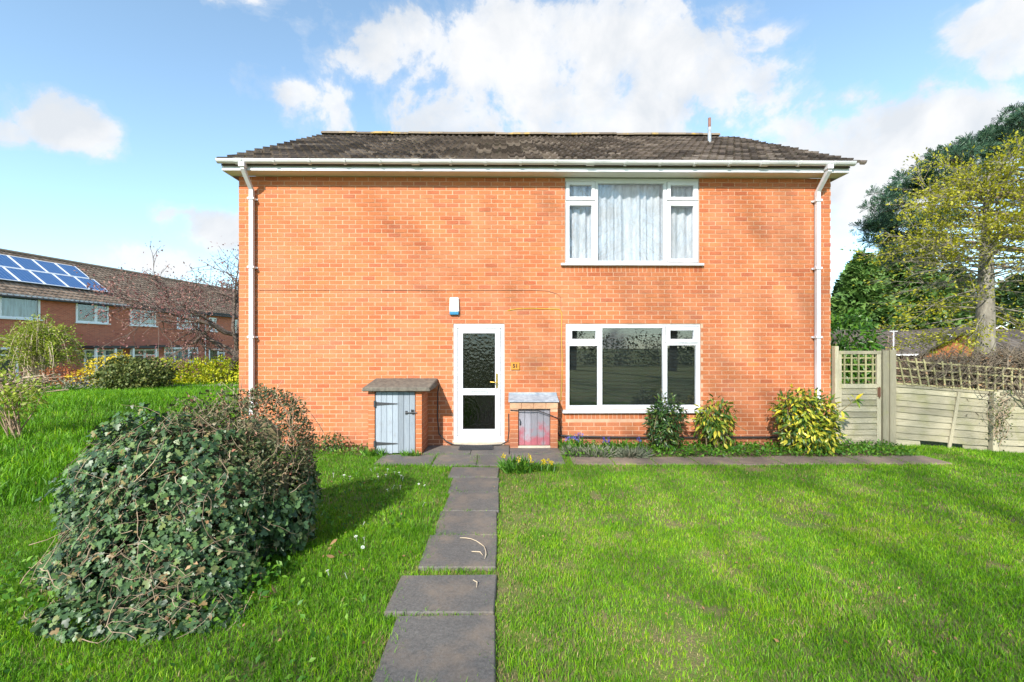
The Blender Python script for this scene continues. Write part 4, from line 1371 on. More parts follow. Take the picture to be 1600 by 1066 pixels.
def fence_panel(label, A, B, zb, zt, tilt, nb, battens):
    """lap panel from A to B (x, y); boards tilt down to the right"""
    A, B = Vector((*A, 0)), Vector((*B, 0))
    d = (B - A); Lp = d.length; d.normalize()
    nrm_ = Vector((d.y, -d.x, 0))
    if nrm_.y > 0: nrm_ = -nrm_
    root = thing('lap_fence', (A + B) / 2 + Vector((0, 0, H((A.x + B.x) / 2, (A.y + B.y) / 2))), label, 'fence')
    P_ = lambda s, z, o_: A + d * s + nrm_ * o_ + Vector((0, 0, z - tilt * s / Lp))
    hb = (zt - zb) / nb
    for i in range(nb):
        z = zb + i * hb
        s0 = .0 if i > 1 or battens is None else random.uniform(0, .02)
        j0, j1 = random.uniform(-.012, .012), random.uniform(-.012, .012)
        s1 = Lp if not (i == 0) else Lp * 1.0
        q_ = MB()
        k_ = 5
        lo, hi = [], []
        wv = [random.uniform(-.008, .008) for _ in range(k_ + 1)]
        for t in range(k_):
            a, c = s0 + (s1 - s0) * t / k_, s0 + (s1 - s0) * (t + 1) / k_
            ja, jc = j0 + (j1 - j0) * t / k_ + wv[t], j0 + (j1 - j0) * (t + 1) / k_ + wv[t + 1]
            q_.hexa([P_(a, z + ja, .030), P_(c, z + jc, .030), P_(c, z + jc, .016), P_(a, z + ja, .016), P_(a, z + hb + .035, .004), P_(c, z + hb + .035, .004), P_(c, z + hb + .035, -.004), P_(a, z + hb + .035, -.004)])
        if i == 0 and battens is not None:
            # the broken bottom board: only two remnants left
            for (a, c) in ((0, .42), (Lp * .74, Lp)):
                q_ = MB()
                q_.hexa([P_(a, z - .03, .020), P_(c, z - .03 + random.uniform(-.01, .02), .020), P_(c, z, .008), P_(a, z, .008), P_(a, z + hb * .95, .004), P_(c, z + hb * .8, .004), P_(c, z + hb * .8, -.004), P_(a, z + hb * .95, -.004)])
                q_.build('board', M['fence'], root)
        else:
            q_.build('board', M['fence'], root)
    quick('cap', lambda b: b.hexa([P_(0, zt + .0, .035), P_(Lp, zt, .035), P_(Lp, zt, -.02), P_(0, zt, -.02), P_(0, zt + .04, .035), P_(Lp, zt + .04, .035), P_(Lp, zt + .04, -.02), P_(0, zt + .04, -.02)]), M['fence_post'], root)
    for (sa_, sb_) in (battens or [(.9, .9)]):
        quick('batten', lambda b: b.bar(P_(sa_, zb - .05, .033), P_(sb_, zt - .005, .033), .05, .022, up=nrm_), M['fence_post'], root)
    return root


fence_panel('pale lap board fence panel with a broken bottom board next to the thick post', (6.90, -.03), (8.37, -.20), .03, 1.035, .11, 9, [(.85, 1.02)])
fence_panel('shaded lap board fence panel under the bare climber at the right edge', (8.52, -.22), (10.4, -.45), -.07, .95, .02, 9, [(.95, .95)])
o = quick('fence_post', lambda b: b.hexa([(8.40, -.27, -.2), (8.49, -.28, -.2), (8.50, -.18, -.2), (8.41, -.17, -.2), (8.43, -.27, .96), (8.52, -.28, .96), (8.53, -.18, .96), (8.44, -.17, .96)]), M['fence_post'], bevel=.006)
tag(o, 'green stained fence post between the two lap panels', 'post')
tr = thing('trellis', (7.6, -.1, 1.03), 'leaning square lattice trellis standing on the pale fence panel', 'trellis')
A, B = Vector((6.90, -.03, 1.075)), Vector((8.5, -.21, .96))
dd = (B - A).normalized()
for i in range(22):
    s = .04 + i * .130
    lean = .135 * max(0, 1 - i / 12) + random.uniform(-.01, .01)
    p0_ = A + dd * s
    p1_ = p0_ + Vector((-lean, 0, .50 + random.uniform(-.015, .01) - .006 * min(i, 13)))
    quick('lath', lambda b: b.bar(p0_ + Vector((0, -.012, 0)), p1_ + Vector((0, -.012, 0)), .026, .014, up=(0, 1, 0)), M['trellis'], tr)
for i in range(4):
    z = .02 + i * .135
    lean = .135 * z / .5
    quick('lath', lambda b: b.bar(A + Vector((-lean + .0, .003, z)), A + dd * 2.9 + Vector((0, .003, z - .01)), .026, .013, up=(0, 1, 0)), M['trellis'], tr)
o = quick('fallen_stick', lambda b: b.tube([(8.85, -.62, .03), (9.1, -.56, .05), (9.5, -.6, .12), (9.9, -.55, .10)], .018, 5), M['pale_twig'])
tag(o, 'pale stick lying in the grass at the foot of the right fence', 'stick')

#@@PLANTS
# ------------------------------------------------------------------ plants
def branch(mb, p, d, L, r, depth, tips, kids=3, spread=.7, up=.15, wig=.25, ratio=.68, seg=4, sides=5, rmin=.004):
    p = Vector(p); d = Vector(d).normalized()
    pts, rad = [p.copy()], [r]
    for i in range(seg):
        d = (d + Vector((random.gauss(0, wig), random.gauss(0, wig), random.gauss(0, wig) + up)) * .5).normalized()
        p = p + d * (L / seg)
        pts.append(p.copy())
        rad.append(max(r * (1 - .5 * (i + 1) / seg), rmin))
    mb.tube(pts, rad, sides if depth > 1 else 3, cap=False)
    tips.append((p.copy(), d.copy(), depth))
    if depth <= 0:
        return
    for k_ in range(kids):
        f = random.uniform(.35, 1.0)
        i = min(int(f * seg), seg - 1)
        q = pts[i].lerp(pts[i + 1], f * seg - i)
        a = Vector((random.gauss(0, 1), random.gauss(0, 1), random.gauss(0, 1))).normalized()
        nd = (d + a * spread * 1.3).normalized()
        branch(mb, q, nd, L * ratio * random.uniform(.75, 1.15), max(rad[i] * .62, rmin), depth - 1, tips, kids, spread, up, wig, ratio, max(2, seg - 1), sides, rmin)


def ell(k_, c, r, shell=.35, flat=0.0, seed_noise=.25, bottom=-.9):
    """points in the outer layer of an uneven ellipsoid and their outward normals"""
    d = rdir(k_ * 2)
    d = d[d[:, 2] > bottom][:k_]
    k2 = len(d)
    bump_ = 1 + seed_noise * (2 * fbm(d[:, 0] * 2.2 + c[0], d[:, 1] * 2.2 + d[:, 2] * 1.7 + c[1], 5, 3) - 1)
    rr = (1 - shell * RNG.random(k2) ** 1.5) * bump_
    P = np.array(c) + d * np.array(r) * rr[:, None]
    N = nrm(d / np.array(r))
    return P, N


def leaf_parts(P, N, U, size, tpl, m, parent, name='leaf'):
    T, F = TPL[tpl]
    me = bpy.data.meshes.new(name)
    me.from_pydata([tuple(t) for t in T], [], [tuple(int(i) for i in f) for ff in F for f in ff])
    me.materials.append(m)
    for p, n_, u, s in zip(P, N, U, np.broadcast_to(size, (len(P),))):
        u = Vector(u).normalized(); n_ = Vector(n_); n_ = (n_ - u * n_.dot(u))
        n_ = n_.normalized() if n_.length > 1e-6 else u.orthogonal().normalized()
        x = u.cross(n_)
        o = bpy.data.objects.new(name, me)
        COL.objects.link(o)
        o.parent = parent
        o.matrix_local = Matrix.Translation(Vector(p) - wo(parent)) @ Matrix(((x.x, u.x, n_.x), (x.y, u.y, n_.y), (x.z, u.z, n_.z))).to_4x4() @ Matrix.Scale(float(s), 4)


def leaf_dirs(N, out=.6, down=.5, rnd=.7):
    k_ = len(N)
    U = out * N + rnd * rdir(k_)
    U[:, 2] -= down
    return nrm(U)


def shrub(name, label, cat, base, blobs, n_leaf, size, tpl, m, n_parts=0, stems=8, stem_r=.012, stem_m='stem', down=.4, out=.6, twigs=0, face=.7, shell=.4, shiny_up=.5, group=None):
    root = thing(name, base, label, cat, group)
    tot = sum(b_[1][0] * b_[1][1] + b_[1][0] * b_[1][2] for b_ in blobs)
    Ps, Ns = [], []
    for (c, r) in blobs:
        k_ = int(n_leaf * (r[0] * r[1] + r[0] * r[2]) / tot)
        P, N = ell(k_, c, r, shell)
        Ps.append(P); Ns.append(N)
    P, N = np.concatenate(Ps), np.concatenate(Ns)
    keep = P[:, 2] > H(P[:, 0], P[:, 1]) + .02
    P, N = P[keep], N[keep]
    U = leaf_dirs(N, out, down)
    NN = nrm(N * face + rdir(len(N)) * .6 + np.array([0, 0, shiny_up]))
    sz = size * RNG.uniform(.65, 1.2, len(P))
    if n_parts:
        # the leaves nearest the viewer, each its own part
        dist = np.linalg.norm(P - np.array([0, CAM_Y, CAM_H]), axis=1) + RNG.random(len(P)) * .25 - N[:, 2] * .1
        o_ = np.argsort(dist)
        a, b_ = o_[:n_parts], o_[n_parts:]
        leaf_parts(P[a], NN[a], U[a], sz[a], tpl, m, root)
        leaf_obj('foliage', P[b_], NN[b_], U[b_], sz[b_], tpl, m, root, 'stuff')
    else:
        leaf_obj('foliage', P, NN, U, sz, tpl, m, root)
    st = MB()
    for i in range(stems):
        (c, r) = blobs[i % len(blobs)]
        e = Vector(c) + Vector((random.uniform(-.7, .7) * r[0], random.uniform(-.7, .7) * r[1], random.uniform(.0, .7) * r[2]))
        b0 = Vector(base) + Vector((random.uniform(-.12, .12), random.uniform(-.1, .1), 0))
        mid = b0.lerp(e, .5) + Vector((random.uniform(-.06, .06), random.uniform(-.06, .06), .05))
        st.tube([b0, mid, e], [stem_r, stem_r * .8, stem_r * .5], 5, cap=False)
    for i in range(twigs):
        j = RNG.integers(len(P))
        p, n_ = Vector(P[j]), Vector(N[j])
        L = random.uniform(.15, .45) * (size * 10) ** .5
        t_ = (n_ * .6 + Vector(rdir(1)[0])).normalized()
        st.tube([p - t_ * L * .6, p + Vector(rdir(1)[0]) * .03, p + t_ * L * .5], [.006, .005, .003], 3, cap=False)
    if st.v:
        st.build('stems', M[stem_m], root)
    return root


# the big hedge in the left foreground: ivy on the left, a small-leaved shrub rising on the right
def clump(k_, blobs, shell=.25):
    tot = sum(b_[1][0] * b_[1][1] + b_[1][0] * b_[1][2] for b_ in blobs)
    Ps, Ns = [], []
    for i, (c, r) in enumerate(blobs):
        P, N = ell(int(k_ * (r[0] * r[1] + r[0] * r[2]) / tot), c, r, shell, seed_noise=.35)
        keep = np.ones(len(P), bool)
        for j, (c2, r2) in enumerate(blobs):
            if j != i:
                keep &= (((P - np.array(c2)) / np.array(r2)) ** 2).sum(1) > .55
        Ps.append(P[keep]); Ns.append(N[keep])
    P, N = np.concatenate(Ps), np.concatenate(Ns)
    keep = P[:, 2] > .01
    return P[keep], N[keep]


def core(blobs, f, m, name, root):
    b = bmesh.new()
    for (c, r) in blobs:
        g = bmesh.ops.create_icosphere(b, subdivisions=3, radius=1)
        for v in g['verts']:
            v.co = Vector(c) + Vector((v.co.x * r[0], v.co.y * r[1], v.co.z * r[2])) * f * (1 + random.uniform(-.1, .1))
            v.co.z = max(v.co.z, -.05)
    me = bpy.data.meshes.new(name)
    b.to_mesh(me); b.free()
    me.materials.append(m)
    o = bpy.data.objects.new(name, me)
    return place(o, root, (0, 0, 0)) if False else _core(o, root)


def _core(o, root):
    c = wo(root)
    o.data.transform(Matrix.Translation(-c))
    return place(o, root, c)


def vines(mb, P, N, k_, L=(.25, .7), r=.005, out=.04):
    for i in range(k_):
        j = RNG.integers(len(P))
        p, n_ = Vector(P[j]), Vector(N[j])
        t_ = Vector(rdir(1)[0]) + Vector((0, 0, random.choice((-.8, .8))))
        t_ = (t_ - n_ * t_.dot(n_) * .7).normalized()
        b_ = t_.cross(n_).normalized()
        l_ = random.uniform(*L)
        c1, c2 = random.gauss(0, .16), random.gauss(0, .05)
        rr = r * random.uniform(.5, 1.25)
        pts = []
        for s in range(8):
            f = s / 7 - .5
            pts.append(p + t_ * l_ * f + b_ * l_ * (c1 * (4 * f * f - .5) + c2 * math.sin(f * 9)) + n_ * (out - .05 * (1 - math.cos(f * 2.6)) * 2 * l_) + Vector((random.gauss(0, .003), random.gauss(0, .003), random.gauss(0, .003))))
        mb.tube(pts, [rr * (1 - .6 * q / 7) for q in range(8)], 3, cap=False)


IVY = [((-2.66, -4.26, .54), (.55, .56, .64)), ((-2.95, -4.2, .46), (.44, .52, .62)), ((-2.30, -4.35, .52), (.48, .60, .64)), ((-2.40, -4.70, .16), (.62, .44, .46)),
       ((-2.3, -4.98, .02), (.60, .36, .16)), ((-3.05, -4.25, .05), (.40, .5, .34))]
ivy = thing('ivy_mound', (-2.8, -4.4, 0), 'dark green ivy mound sprawling over the left front lawn', 'ivy')
P, N = clump(38000, IVY, .2)
U = leaf_dirs(N, .35, .75, .6)
NN = nrm(N + rdir(len(N)) * .55 + np.array([0, -.15, .35]))
sz = .020 + .038 * RNG.random(len(P)) ** 1.5
dist = np.linalg.norm(P - np.array([0, CAM_Y, CAM_H]), axis=1) - sz * 6 + RNG.random(len(P)) * .2
front = np.argsort(dist)
a, b_ = front[:300], front[300:]
leaf_parts(P[a], NN[a], U[a], sz[a], 'ivy', G_IVY, ivy)
leaf_obj('foliage', P[b_], NN[b_], U[b_], sz[b_], 'ivy', G_IVY, ivy, 'stuff')
core(IVY, .50, M['stem'], 'tangled_core', ivy)
k_ = RNG.integers(0, len(P), 350)
leaf_obj('dead_leaves', P[k_], NN[k_], U[k_], np.full(350, .045), 'oval', G_DEAD, ivy, 'stuff')
st = MB(); vines(st, P, N, 620, (.10, .42), .0028, .030)
st.build('bare_stems', M['twig'], ivy)['kind'] = 'stuff'

k_ = 1500
x = RNG.normal(-3.05, .32, k_); y = RNG.normal(-4.55, .40, k_)
o = leaf_obj('creeping_weeds', np.stack([x, y, RNG.uniform(.02, .16, k_)], -1), rdir(k_, 1.3), rdir(k_, .2), RNG.uniform(.025, .06, k_), 'oval', G_COVER, None)
tag(o, 'bright green leafy weeds creeping out at the left foot of the ivy mound', kind='stuff')
k_ = 520
x = RNG.normal(-1.92, .17, k_); y = RNG.normal(-4.72, .20, k_)
o = leaf_obj('broad_leaved_weeds', np.stack([x, y, RNG.uniform(.02, .14, k_)], -1), rdir(k_, 1.3), rdir(k_, .3), RNG.uniform(.03, .07, k_), 'oval', G_COVER, None)
tag(o, 'bright green weeds growing at the right foot of the ivy mound', kind='stuff')
COT = [((-2.12, -3.98, .90), (.46, .50, .50)), ((-2.36, -4.08, .80), (.46, .50, .48)), ((-2.18, -4.28, .66), (.40, .42, .44)), ((-2.02, -4.0, .50), (.40, .50, .62))]
cot = thing('small_leaved_shrub', (-2.1, -3.95, 0), 'taller twiggy small leaved shrub rising at the right end of the ivy mound', 'shrub')
P, N = clump(22000, COT, .24)
U = leaf_dirs(N, .7, .0, .8)
NN = nrm(N + rdir(len(N)) * .8 + np.array([0, 0, .3]))
sz = RNG.uniform(.022, .046, len(P))
low = P[:, 2] < .62 + .25 * (fbm(P[:, 0] * 3, P[:, 1] * 3, 8) - .5)
a = ~low
leaf_obj('foliage', P[a], NN[a], U[a], sz[a], 'oval', G_COT, cot, 'stuff')
leaf_obj('ivy_growth', P[low], NN[low], leaf_dirs(N[low], .35, .75, .6), sz[low] * 1.6, 'ivy', G_IVY, cot, 'stuff')
core(COT, .42, M['stem'], 'tangled_core', cot)
st = MB(); vines(st, P, N, 330, (.12, .45), .0028, .03)
for i in range(160):
    j = RNG.integers(len(P))
    if N[j][2] < .1: continue
    p, d_ = Vector(P[j]), (Vector(N[j]) + Vector(rdir(1)[0]) * .6 + Vector((0, 0, .3))).normalized()
    st.tube([p - d_ * .1, p + d_ * random.uniform(.04, .14)], [.004, .002], 3, cap=False)
st.build('bare_stems', M['twig'], cot)['kind'] = 'stuff'

# shrubs in the bed
shrub('evergreen_shrub', 'upright dark green glossy shrub in the bed before the downstairs window', 'shrub', (2.72, -.42, 0),
      [((2.72, -.42, .30), (.27, .25, .30)), ((2.76, -.42, .62), (.31, .27, .30)), ((2.64, -.42, .5), (.24, .24, .3))], 1500, .085, 'lance', G_DARK, 220, 10, down=.45, shell=.5, twigs=14)
shrub('spotted_laurel', 'middle rounded shrub of drooping yellow speckled leaves right of the window', 'shrub', (3.52, -.45, 0),
      [((3.55, -.45, .62), (.31, .26, .27)), ((3.45, -.45, .48), (.24, .24, .28)), ((3.62, -.45, .40), (.24, .22, .30))], 640, .115, 'lance', G_AUC2, 200, 8, down=.75, shell=.5, twigs=10)
shrub('spotted_laurel', 'largest shrub with bright yellow blotched leaves at the house corner by the gate', 'shrub', (4.85, -.55, 0),
      [((4.82, -.55, .70), (.32, .30, .34)), ((5.12, -.52, .62), (.40, .32, .38)), ((4.92, -.60, .36), (.38, .32, .36)), ((5.2, -.58, .32), (.30, .30, .32))], 2600, .108, 'lance', G_AUC, 280, 12, down=.5, shell=.5, twigs=10)
sp = thing('laurel_sprig', (5.35, -.62, .3), 'thin arching laurel sprig with a few yellow leaves reaching towards the gate', 'sprig')
quick('stem', lambda b: b.tube([(5.25, -.6, .45), (5.45, -.66, .66), (5.62, -.7, .82), (5.70, -.7, .88)], [.008, .007, .006, .004], 5), M['stem'], sp)
P = np.array([(5.70, -.7, .88)] * 5 + [(5.5, -.67, .7)] * 3 + [(5.62, -.7, .82)] * 2)
U = np.array([(.9, -.1, -.1), (-.6, -.2, .5), (.3, -.4, .6), (.9, -.2, -.7), (.2, -.4, -.9), (.9, -.2, -.8), (.5, -.6, -.7), (-.3, -.6, -.7), (.8, 0, .3), (-.5, -.3, .6)])
leaf_parts(P, np.array([(0, -.6, .8)] * len(P)), U, .15, 'lance', G_AUC, sp)
shrub('seedling_shrub', 'small leafy green plant at the wall foot left of the tall cupboard', 'plant', (-2.95, -.38, 0),
      [((-2.95, -.38, .12), (.30, .15, .15)), ((-2.75, -.38, .16), (.2, .13, .14))], 520, .05, 'oval', G_DARK, 0, 6, .004, twigs=10)

# grey lavender, bulbs, ground cover
for (x, y, r, lab) in ((1.55, -.80, .27, 'grey dried lavender clump nearest the low cupboard'), (2.05, -.82, .25, 'grey green lavender clump in the bed under the window middle'), (1.25, -.74, .22, 'small straw coloured dead clump beside the low cupboard')):
    k_ = 420
    root = thing('lavender_plant', (x, y, 0), lab, 'plant')
    a = RNG.uniform(0, 2 * math.pi, k_); e = RNG.uniform(.15, 1.2, k_)
    U = np.stack([np.cos(a) * np.cos(e), np.sin(a) * np.cos(e), np.sin(e)], -1)
    P = np.array((x, y, .02)) + np.stack([np.cos(a), np.sin(a), 0 * a], -1) * RNG.uniform(0, r * .8, k_)[:, None] * np.array((1.3, .7, 0))
    leaf_obj('foliage', P, rdir(k_), U, RNG.uniform(.08, .20, k_), 'strap', G_GREY, root)


def bulbs(name, label, x, y, k_, h, m_leaf, flowers, fm, rx=.22, ry=.14, wid=1.0):
    root = thing(name, (x, y, 0), label, 'flowers')
    a = RNG.uniform(0, 2 * math.pi, k_); e = RNG.uniform(.55, 1.45, k_)
    U = np.stack([np.cos(a) * np.cos(e), np.sin(a) * np.cos(e), np.sin(e)], -1)
    P = np.array((x, y, .0)) + RNG.uniform(-1, 1, (k_, 3)) * np.array((rx, ry, 0)) + np.array((0, 0, .01))
    leaf_obj('foliage', P, U[:, [1, 0, 2]] + rdir(k_) * .4, U, h * RNG.uniform(.6, 1.15, k_), 'strap', m_leaf, root)
    if flowers:
        for i in range(flowers):
            c = np.array((x + random.uniform(-rx, rx), y + random.uniform(-ry, ry), h * random.uniform(.8, 1.1)))
            kk = 14
            Pf = c + RNG.normal(size=(kk, 3)) * np.array((.010, .010, .016))
            leaf_obj('flower', Pf, rdir(kk), rdir(kk), np.full(kk, .035), 'oval', fm, root)
    return root


bulbs('bluebell_clump', 'violet blue flowers with strap leaves beside the low cupboard', 1.18, -.50, 150, .26, G_COVER, 7, G_BLUE, .2, .12)
bulbs('bluebell_clump', 'few violet blue flowers among grass leaves under the window', 1.95, -.50, 140, .22, G_COVER, 5, G_BLUE, .36, .12)
bulbs('daffodil_clump', 'bright green strap leaved clump with yellow buds at the path head', .22, -1.66, 190, .22, G_COVER, 3, G_GOLD, .18, .14)
bulbs('primrose_clump', 'low green tuft with small yellow flowers beside the path head', .58, -1.62, 120, .14, G_COVER, 6, G_GOLD, .2, .1)
bulbs('grass_tuft', 'tuft of long grass at the foot of the tall cupboard door', -1.40, -.80, 90, .13, G_COVER, 0, None, .14, .06)
bulbs('grass_tuft', 'leafy tuft growing against the hinge side of the tall cupboard door', -2.0, -.76, 110, .15, G_COVER, 0, None, .16, .06)

k_ = 5200
x = RNG.uniform(1.02, 6.75, k_); y = RNG.uniform(-.95, -.10, k_)
keep = fbm(x * 1.5, y * 2.5, 21) > .40 - .1 * (x > 2.3)
x, y = x[keep], y[keep]
P = np.stack([x, y, RNG.uniform(.01, .11, len(x))], -1)
o = leaf_obj('ground_cover', P, rdir(len(x), 1.2), rdir(len(x), .3), RNG.uniform(.035, .075, len(x)), 'oval', G_COVER, None)
tag(o, 'low leafy weeds carpeting the flower bed', kind='stuff')
k_ = 900
x = RNG.uniform(-4.5, -2.15, k_); y = RNG.uniform(-.75, -.1, k_)
P = np.stack([x, y, RNG.uniform(.01, .08, k_)], -1)
o = leaf_obj('wall_foot_weeds', P, rdir(k_, 1.0), rdir(k_, .3), RNG.uniform(.03, .06, k_), 'oval', G_COVER, None)
tag(o, 'weeds along the foot of the wall left of the tall cupboard', kind='stuff')
k_ = 260
x = RNG.uniform(-4.5, -2.2, k_); y = RNG.uniform(-.62, -.15, k_)
o = leaf_obj('leaf_litter', np.stack([x, y, RNG.uniform(.015, .05, k_)], -1), rdir(k_, 1.2), rdir(k_), RNG.uniform(.03, .06, k_), 'oval', G_DEAD, None)
tag(o, 'brown leaf litter along the wall foot', kind='stuff')

# loose things on the path and lawn
for pts, lab in (([(-.36, -3.93, .04), (-.31, -3.945, .045), (-.26, -3.975, .05), (-.21, -4.015, .047), (-.17, -4.07, .045), (-.14, -4.13, .05), (-.125, -4.20, .047), (-.12, -4.27, .045), (-.128, -4.33, .04)], 'long curved pale twig lying on the garden path'),
                 ([(-.24, -4.2, .04), (-.17, -4.22, .045), (-.145, -4.27, .04)], 'short pale twig beside the long curved twig on the path'),
                 ([(-.20, -4.66, .04), (-.17, -4.70, .045), (-.17, -4.76, .04)], 'tiny pale twig on the sixth path slab')):
    tag(quick('twig', lambda b: b.tube(pts, [.0035 + .0015 * (i % 3 == 1) for i in range(len(pts) - 1)] + [.002], 5), M['pale_twig']), lab, 'twig')
P_, N_, U_ = [], [], []
lab_d = 'small white daisy flowering in the grass left of the path'
spots = [(-1.55, -1.7), (-1.42, -1.85), (-1.62, -1.95), (-1.50, -2.0), (-1.58, -2.08), (-1.30, -2.0), (-1.25, -2.12), (-1.35, -1.9), (-2.2, -1.95), (-2.05, -1.98), (-1.95, -2.05), (-.92, -2.45), (-1.0, -2.4), (-1.2, -2.5), (-1.28, -2.48), (-.82, -3.05), (-1.3, -3.6), (-1.2, -3.95), (-1.27, -3.95), (-1.15, -4.15), (-1.29, -4.55), (-1.15, -4.58), (-1.75, -1.6), (-1.8, -1.66), (-1.33, -2.6), (-2.5, -2.2)]
k_ = 9
T = []
dm = MB()
for i in range(k_):
    a = 2 * math.pi * i / k_
    c_, s_ = math.cos(a), math.sin(a)
    dm.add([(c_ * .004, s_ * .004, .003), (c_ * .016 - s_ * .005, s_ * .016 + c_ * .005, .004), (c_ * .016 + s_ * .005, s_ * .016 - c_ * .005, .004)], [(0, 2, 1)])
dm.tube([(0, 0, -.06), (0, 0, .004)], .0018, 3)
d_me = dm.mesh('daisy', G_WHITE)
for (x, y) in spots:
    o = share('daisy', d_me, (x, y, .058 + random.uniform(-.01, .01)), None, (random.uniform(-.3, .6), random.uniform(-.3, .3), random.uniform(0, 6)), random.uniform(.75, 1.0))
    tag(o, lab_d, 'flower', 'daisies in the left lawn')
for i, (x, y, lab) in enumerate(((-1.55, -4.85, 'brown dead leaf curled in the grass before the ivy mound'), (-1.42, -4.05, 'pale brown leaf lying at the right foot of the twiggy shrub'), (-1.30, -4.28, 'largest crumpled brown leaf right of the twiggy shrub'))):
    k_ = 3
    o = leaf_obj('fallen_leaf', np.array([(x, y, .05)] * k_) + RNG.normal(size=(k_, 3)) * .02, rdir(k_, .6), rdir(k_, .1), np.full(k_, .075), 'lance', G_DEAD, None)
    tag(o, lab, 'dead leaf')

# ------------------------------------------------------------------ middle distance left
shrub('low_conifer', 'broad dark green spreading evergreen bush before the terrace', 'bush', (-15.2, 11.0, H(-15.2, 11.0)),
      [((-15.5, 11.2, .66), (.95, .9, .64)), ((-14.7, 11.2, .60), (.85, .9, .60)), ((-15.1, 10.9, .45), (1.35, 1.0, .55))], 5200, .13, 'frond', G_YEW, 0, 6, .03, down=-.3, twigs=60)
hb_ = [((-16.4 + i * .75, 14.0, .35), (.75, .7, .82 + .06 * math.sin(i * 2))) for i in range(10)]
shrub('golden_hedge', 'clipped yellow green hedge before the end terraced house', 'hedge', (-12.5, 14.2, H(-12.5, 14.2)), hb_, 11000, .15, 'oval', G_HEDGE, 0, 8, .02, down=.0)
shrub('golden_shrub', 'yellow flowering shrub left of the spreading evergreen', 'shrub', (-17.4, 12.0, H(-17.4, 12)),
      [((-17.2, 12.0, .8), (.8, .6, .55)), ((-17.9, 11.8, .4), (.6, .5, .4)), ((-16.7, 12.2, 1.1), (.5, .5, .45))], 1200, .12, 'oval', G_GOLD, 0, 5, .02)
shrub('rust_coloured_plant', 'rusty red leaved low plant under the weeping shrub', 'plant', (-19.2, 12.3, H(-19.2, 12.3)),
      [((-19.2, 12.2, .45), (.9, .5, .45)), ((-18.4, 11.9, .3), (.6, .4, .35))], 800, .12, 'oval', G_RUST, 0, 3, .02)
shrub('grey_ground_plant', 'low grey green cushion plant beside the spreading evergreen', 'plant', (-17.0, 10.9, H(-17, 10.9)),
      [((-17.0, 10.8, .25), (1.0, .4, .3))], 500, .12, 'oval', G_GREY, 0, 0)
k_ = 60
o = bulbs('bluebell_patch', 'small violet blue flower patch under the golden shrub', -17.6, 11.0, 60, .25, G_COVER, 8, G_BLUE, .6, .25)

# weeping shrub
ws = thing('weeping_shrub', (-21.0, 13.0, H(-21, 13)), 'tall weeping shrub with fresh yellow green leaves before the solar panelled house', 'shrub')
st = MB(); tips = []
P, U = [], []
for i in range(90):
    a = random.uniform(0, 2 * math.pi); e = random.uniform(.1, 1.0)
    r_ = 1.75 * e
    top = random.uniform(1.6, 4.3 - 1.4 * e)
    b0 = Vector((-21.0 + random.uniform(-.3, .3), 13.0 + random.uniform(-.3, .3), -.1))
    pk = b0 + Vector((math.cos(a) * r_ * .65, math.sin(a) * r_ * .65, top))
    en = b0 + Vector((math.cos(a) * r_ * 1.15, math.sin(a) * r_ * 1.15, top * random.uniform(.05, .75)))
    pts = []
    for s in range(9):
        t = s / 8
        pts.append(b0 * (1 - t) ** 2 + pk * 2.0 * t * (1 - t) * 1.0 + en * t * t + Vector((0, 0, .9 * top * t * (1 - t))))
    st.tube(pts, [.018, .016, .014, .012, .011, .010, .009, .008, .006], 3, cap=False)
    for s in range(3, 9):
        for q_ in range(15):
            if pts[s].z > .9 or random.random() < .12:
                P.append(pts[s] + Vector((random.gauss(0, .10), random.gauss(0, .10), random.gauss(0, .08)))); U.append((math.cos(a) + random.gauss(0, .5), math.sin(a) + random.gauss(0, .5), random.gauss(.1, .6)))
st.build('stems', M['pale_twig'], ws)
P = np.array(P); U = np.array(U)
leaf_obj('foliage', P, rdir(len(P), .6), U, RNG.uniform(.07, .15, len(P)), 'oval', G_WEEP, ws)

# heap of cut branches
hp = thing('brushwood_heap', (-17.5, 8.4, H(-17.5, 8.4)), 'heap of pale cut branches at the left edge of the grass', 'brushwood')
st = MB()
for i in range(210):
    c = Vector((random.gauss(-18.0, .75), random.gauss(8.6, .6), random.uniform(.05, .65)))
    d_ = Vector((random.gauss(0, 1), random.gauss(0, .6), random.gauss(0, .25))).normalized()
    L = random.uniform(.5, 1.6)
    st.tube([c - d_ * L / 2, c + Vector(rdir(1)[0]) * .08, c + d_ * L / 2], [.022, .018, .008], 4, cap=False)
st.build('branches', M['twig'], hp)['kind'] = 'stuff'
x = RNG.normal(-18.0, .9, 900); y = RNG.normal(8.5, .6, 900)
leaf_obj('dry_leaves', np.stack([x, y, RNG.uniform(.05, .7, 900)], -1), rdir(900), rdir(900), RNG.uniform(.06, .12, 900), 'oval', G_GREY, hp, 'stuff')
o = quick('bare_branch', lambda b: [b.tube([(-17.6 + i * .1, 8.2 - i * .06, .15 + .1 * i), (-17.0, 8.25 + .1 * i, .4 + .12 * i), (-16.4 + .2 * i, 8.2, .55 + .1 * i)], [.03, .022, .008], 4, cap=False) for i in range(3)], M['pale_twig'])
tag(o, 'long bare branch poking right from the brushwood heap', 'branch')

shrub('young_shrub', 'leafy young shrub with fresh green tips at the left edge of the photo', 'shrub', (-9.0, .6, H(-9, .6)),
      [((-9.2, .6, .95), (.50, .45, .35)), ((-8.85, .6, .75), (.32, .35, .30)), ((-9.3, .6, .6), (.4, .4, .3))], 900, .085, 'oval', G_WEEP, 0, 16, .014, 'twig', down=.0, twigs=30)

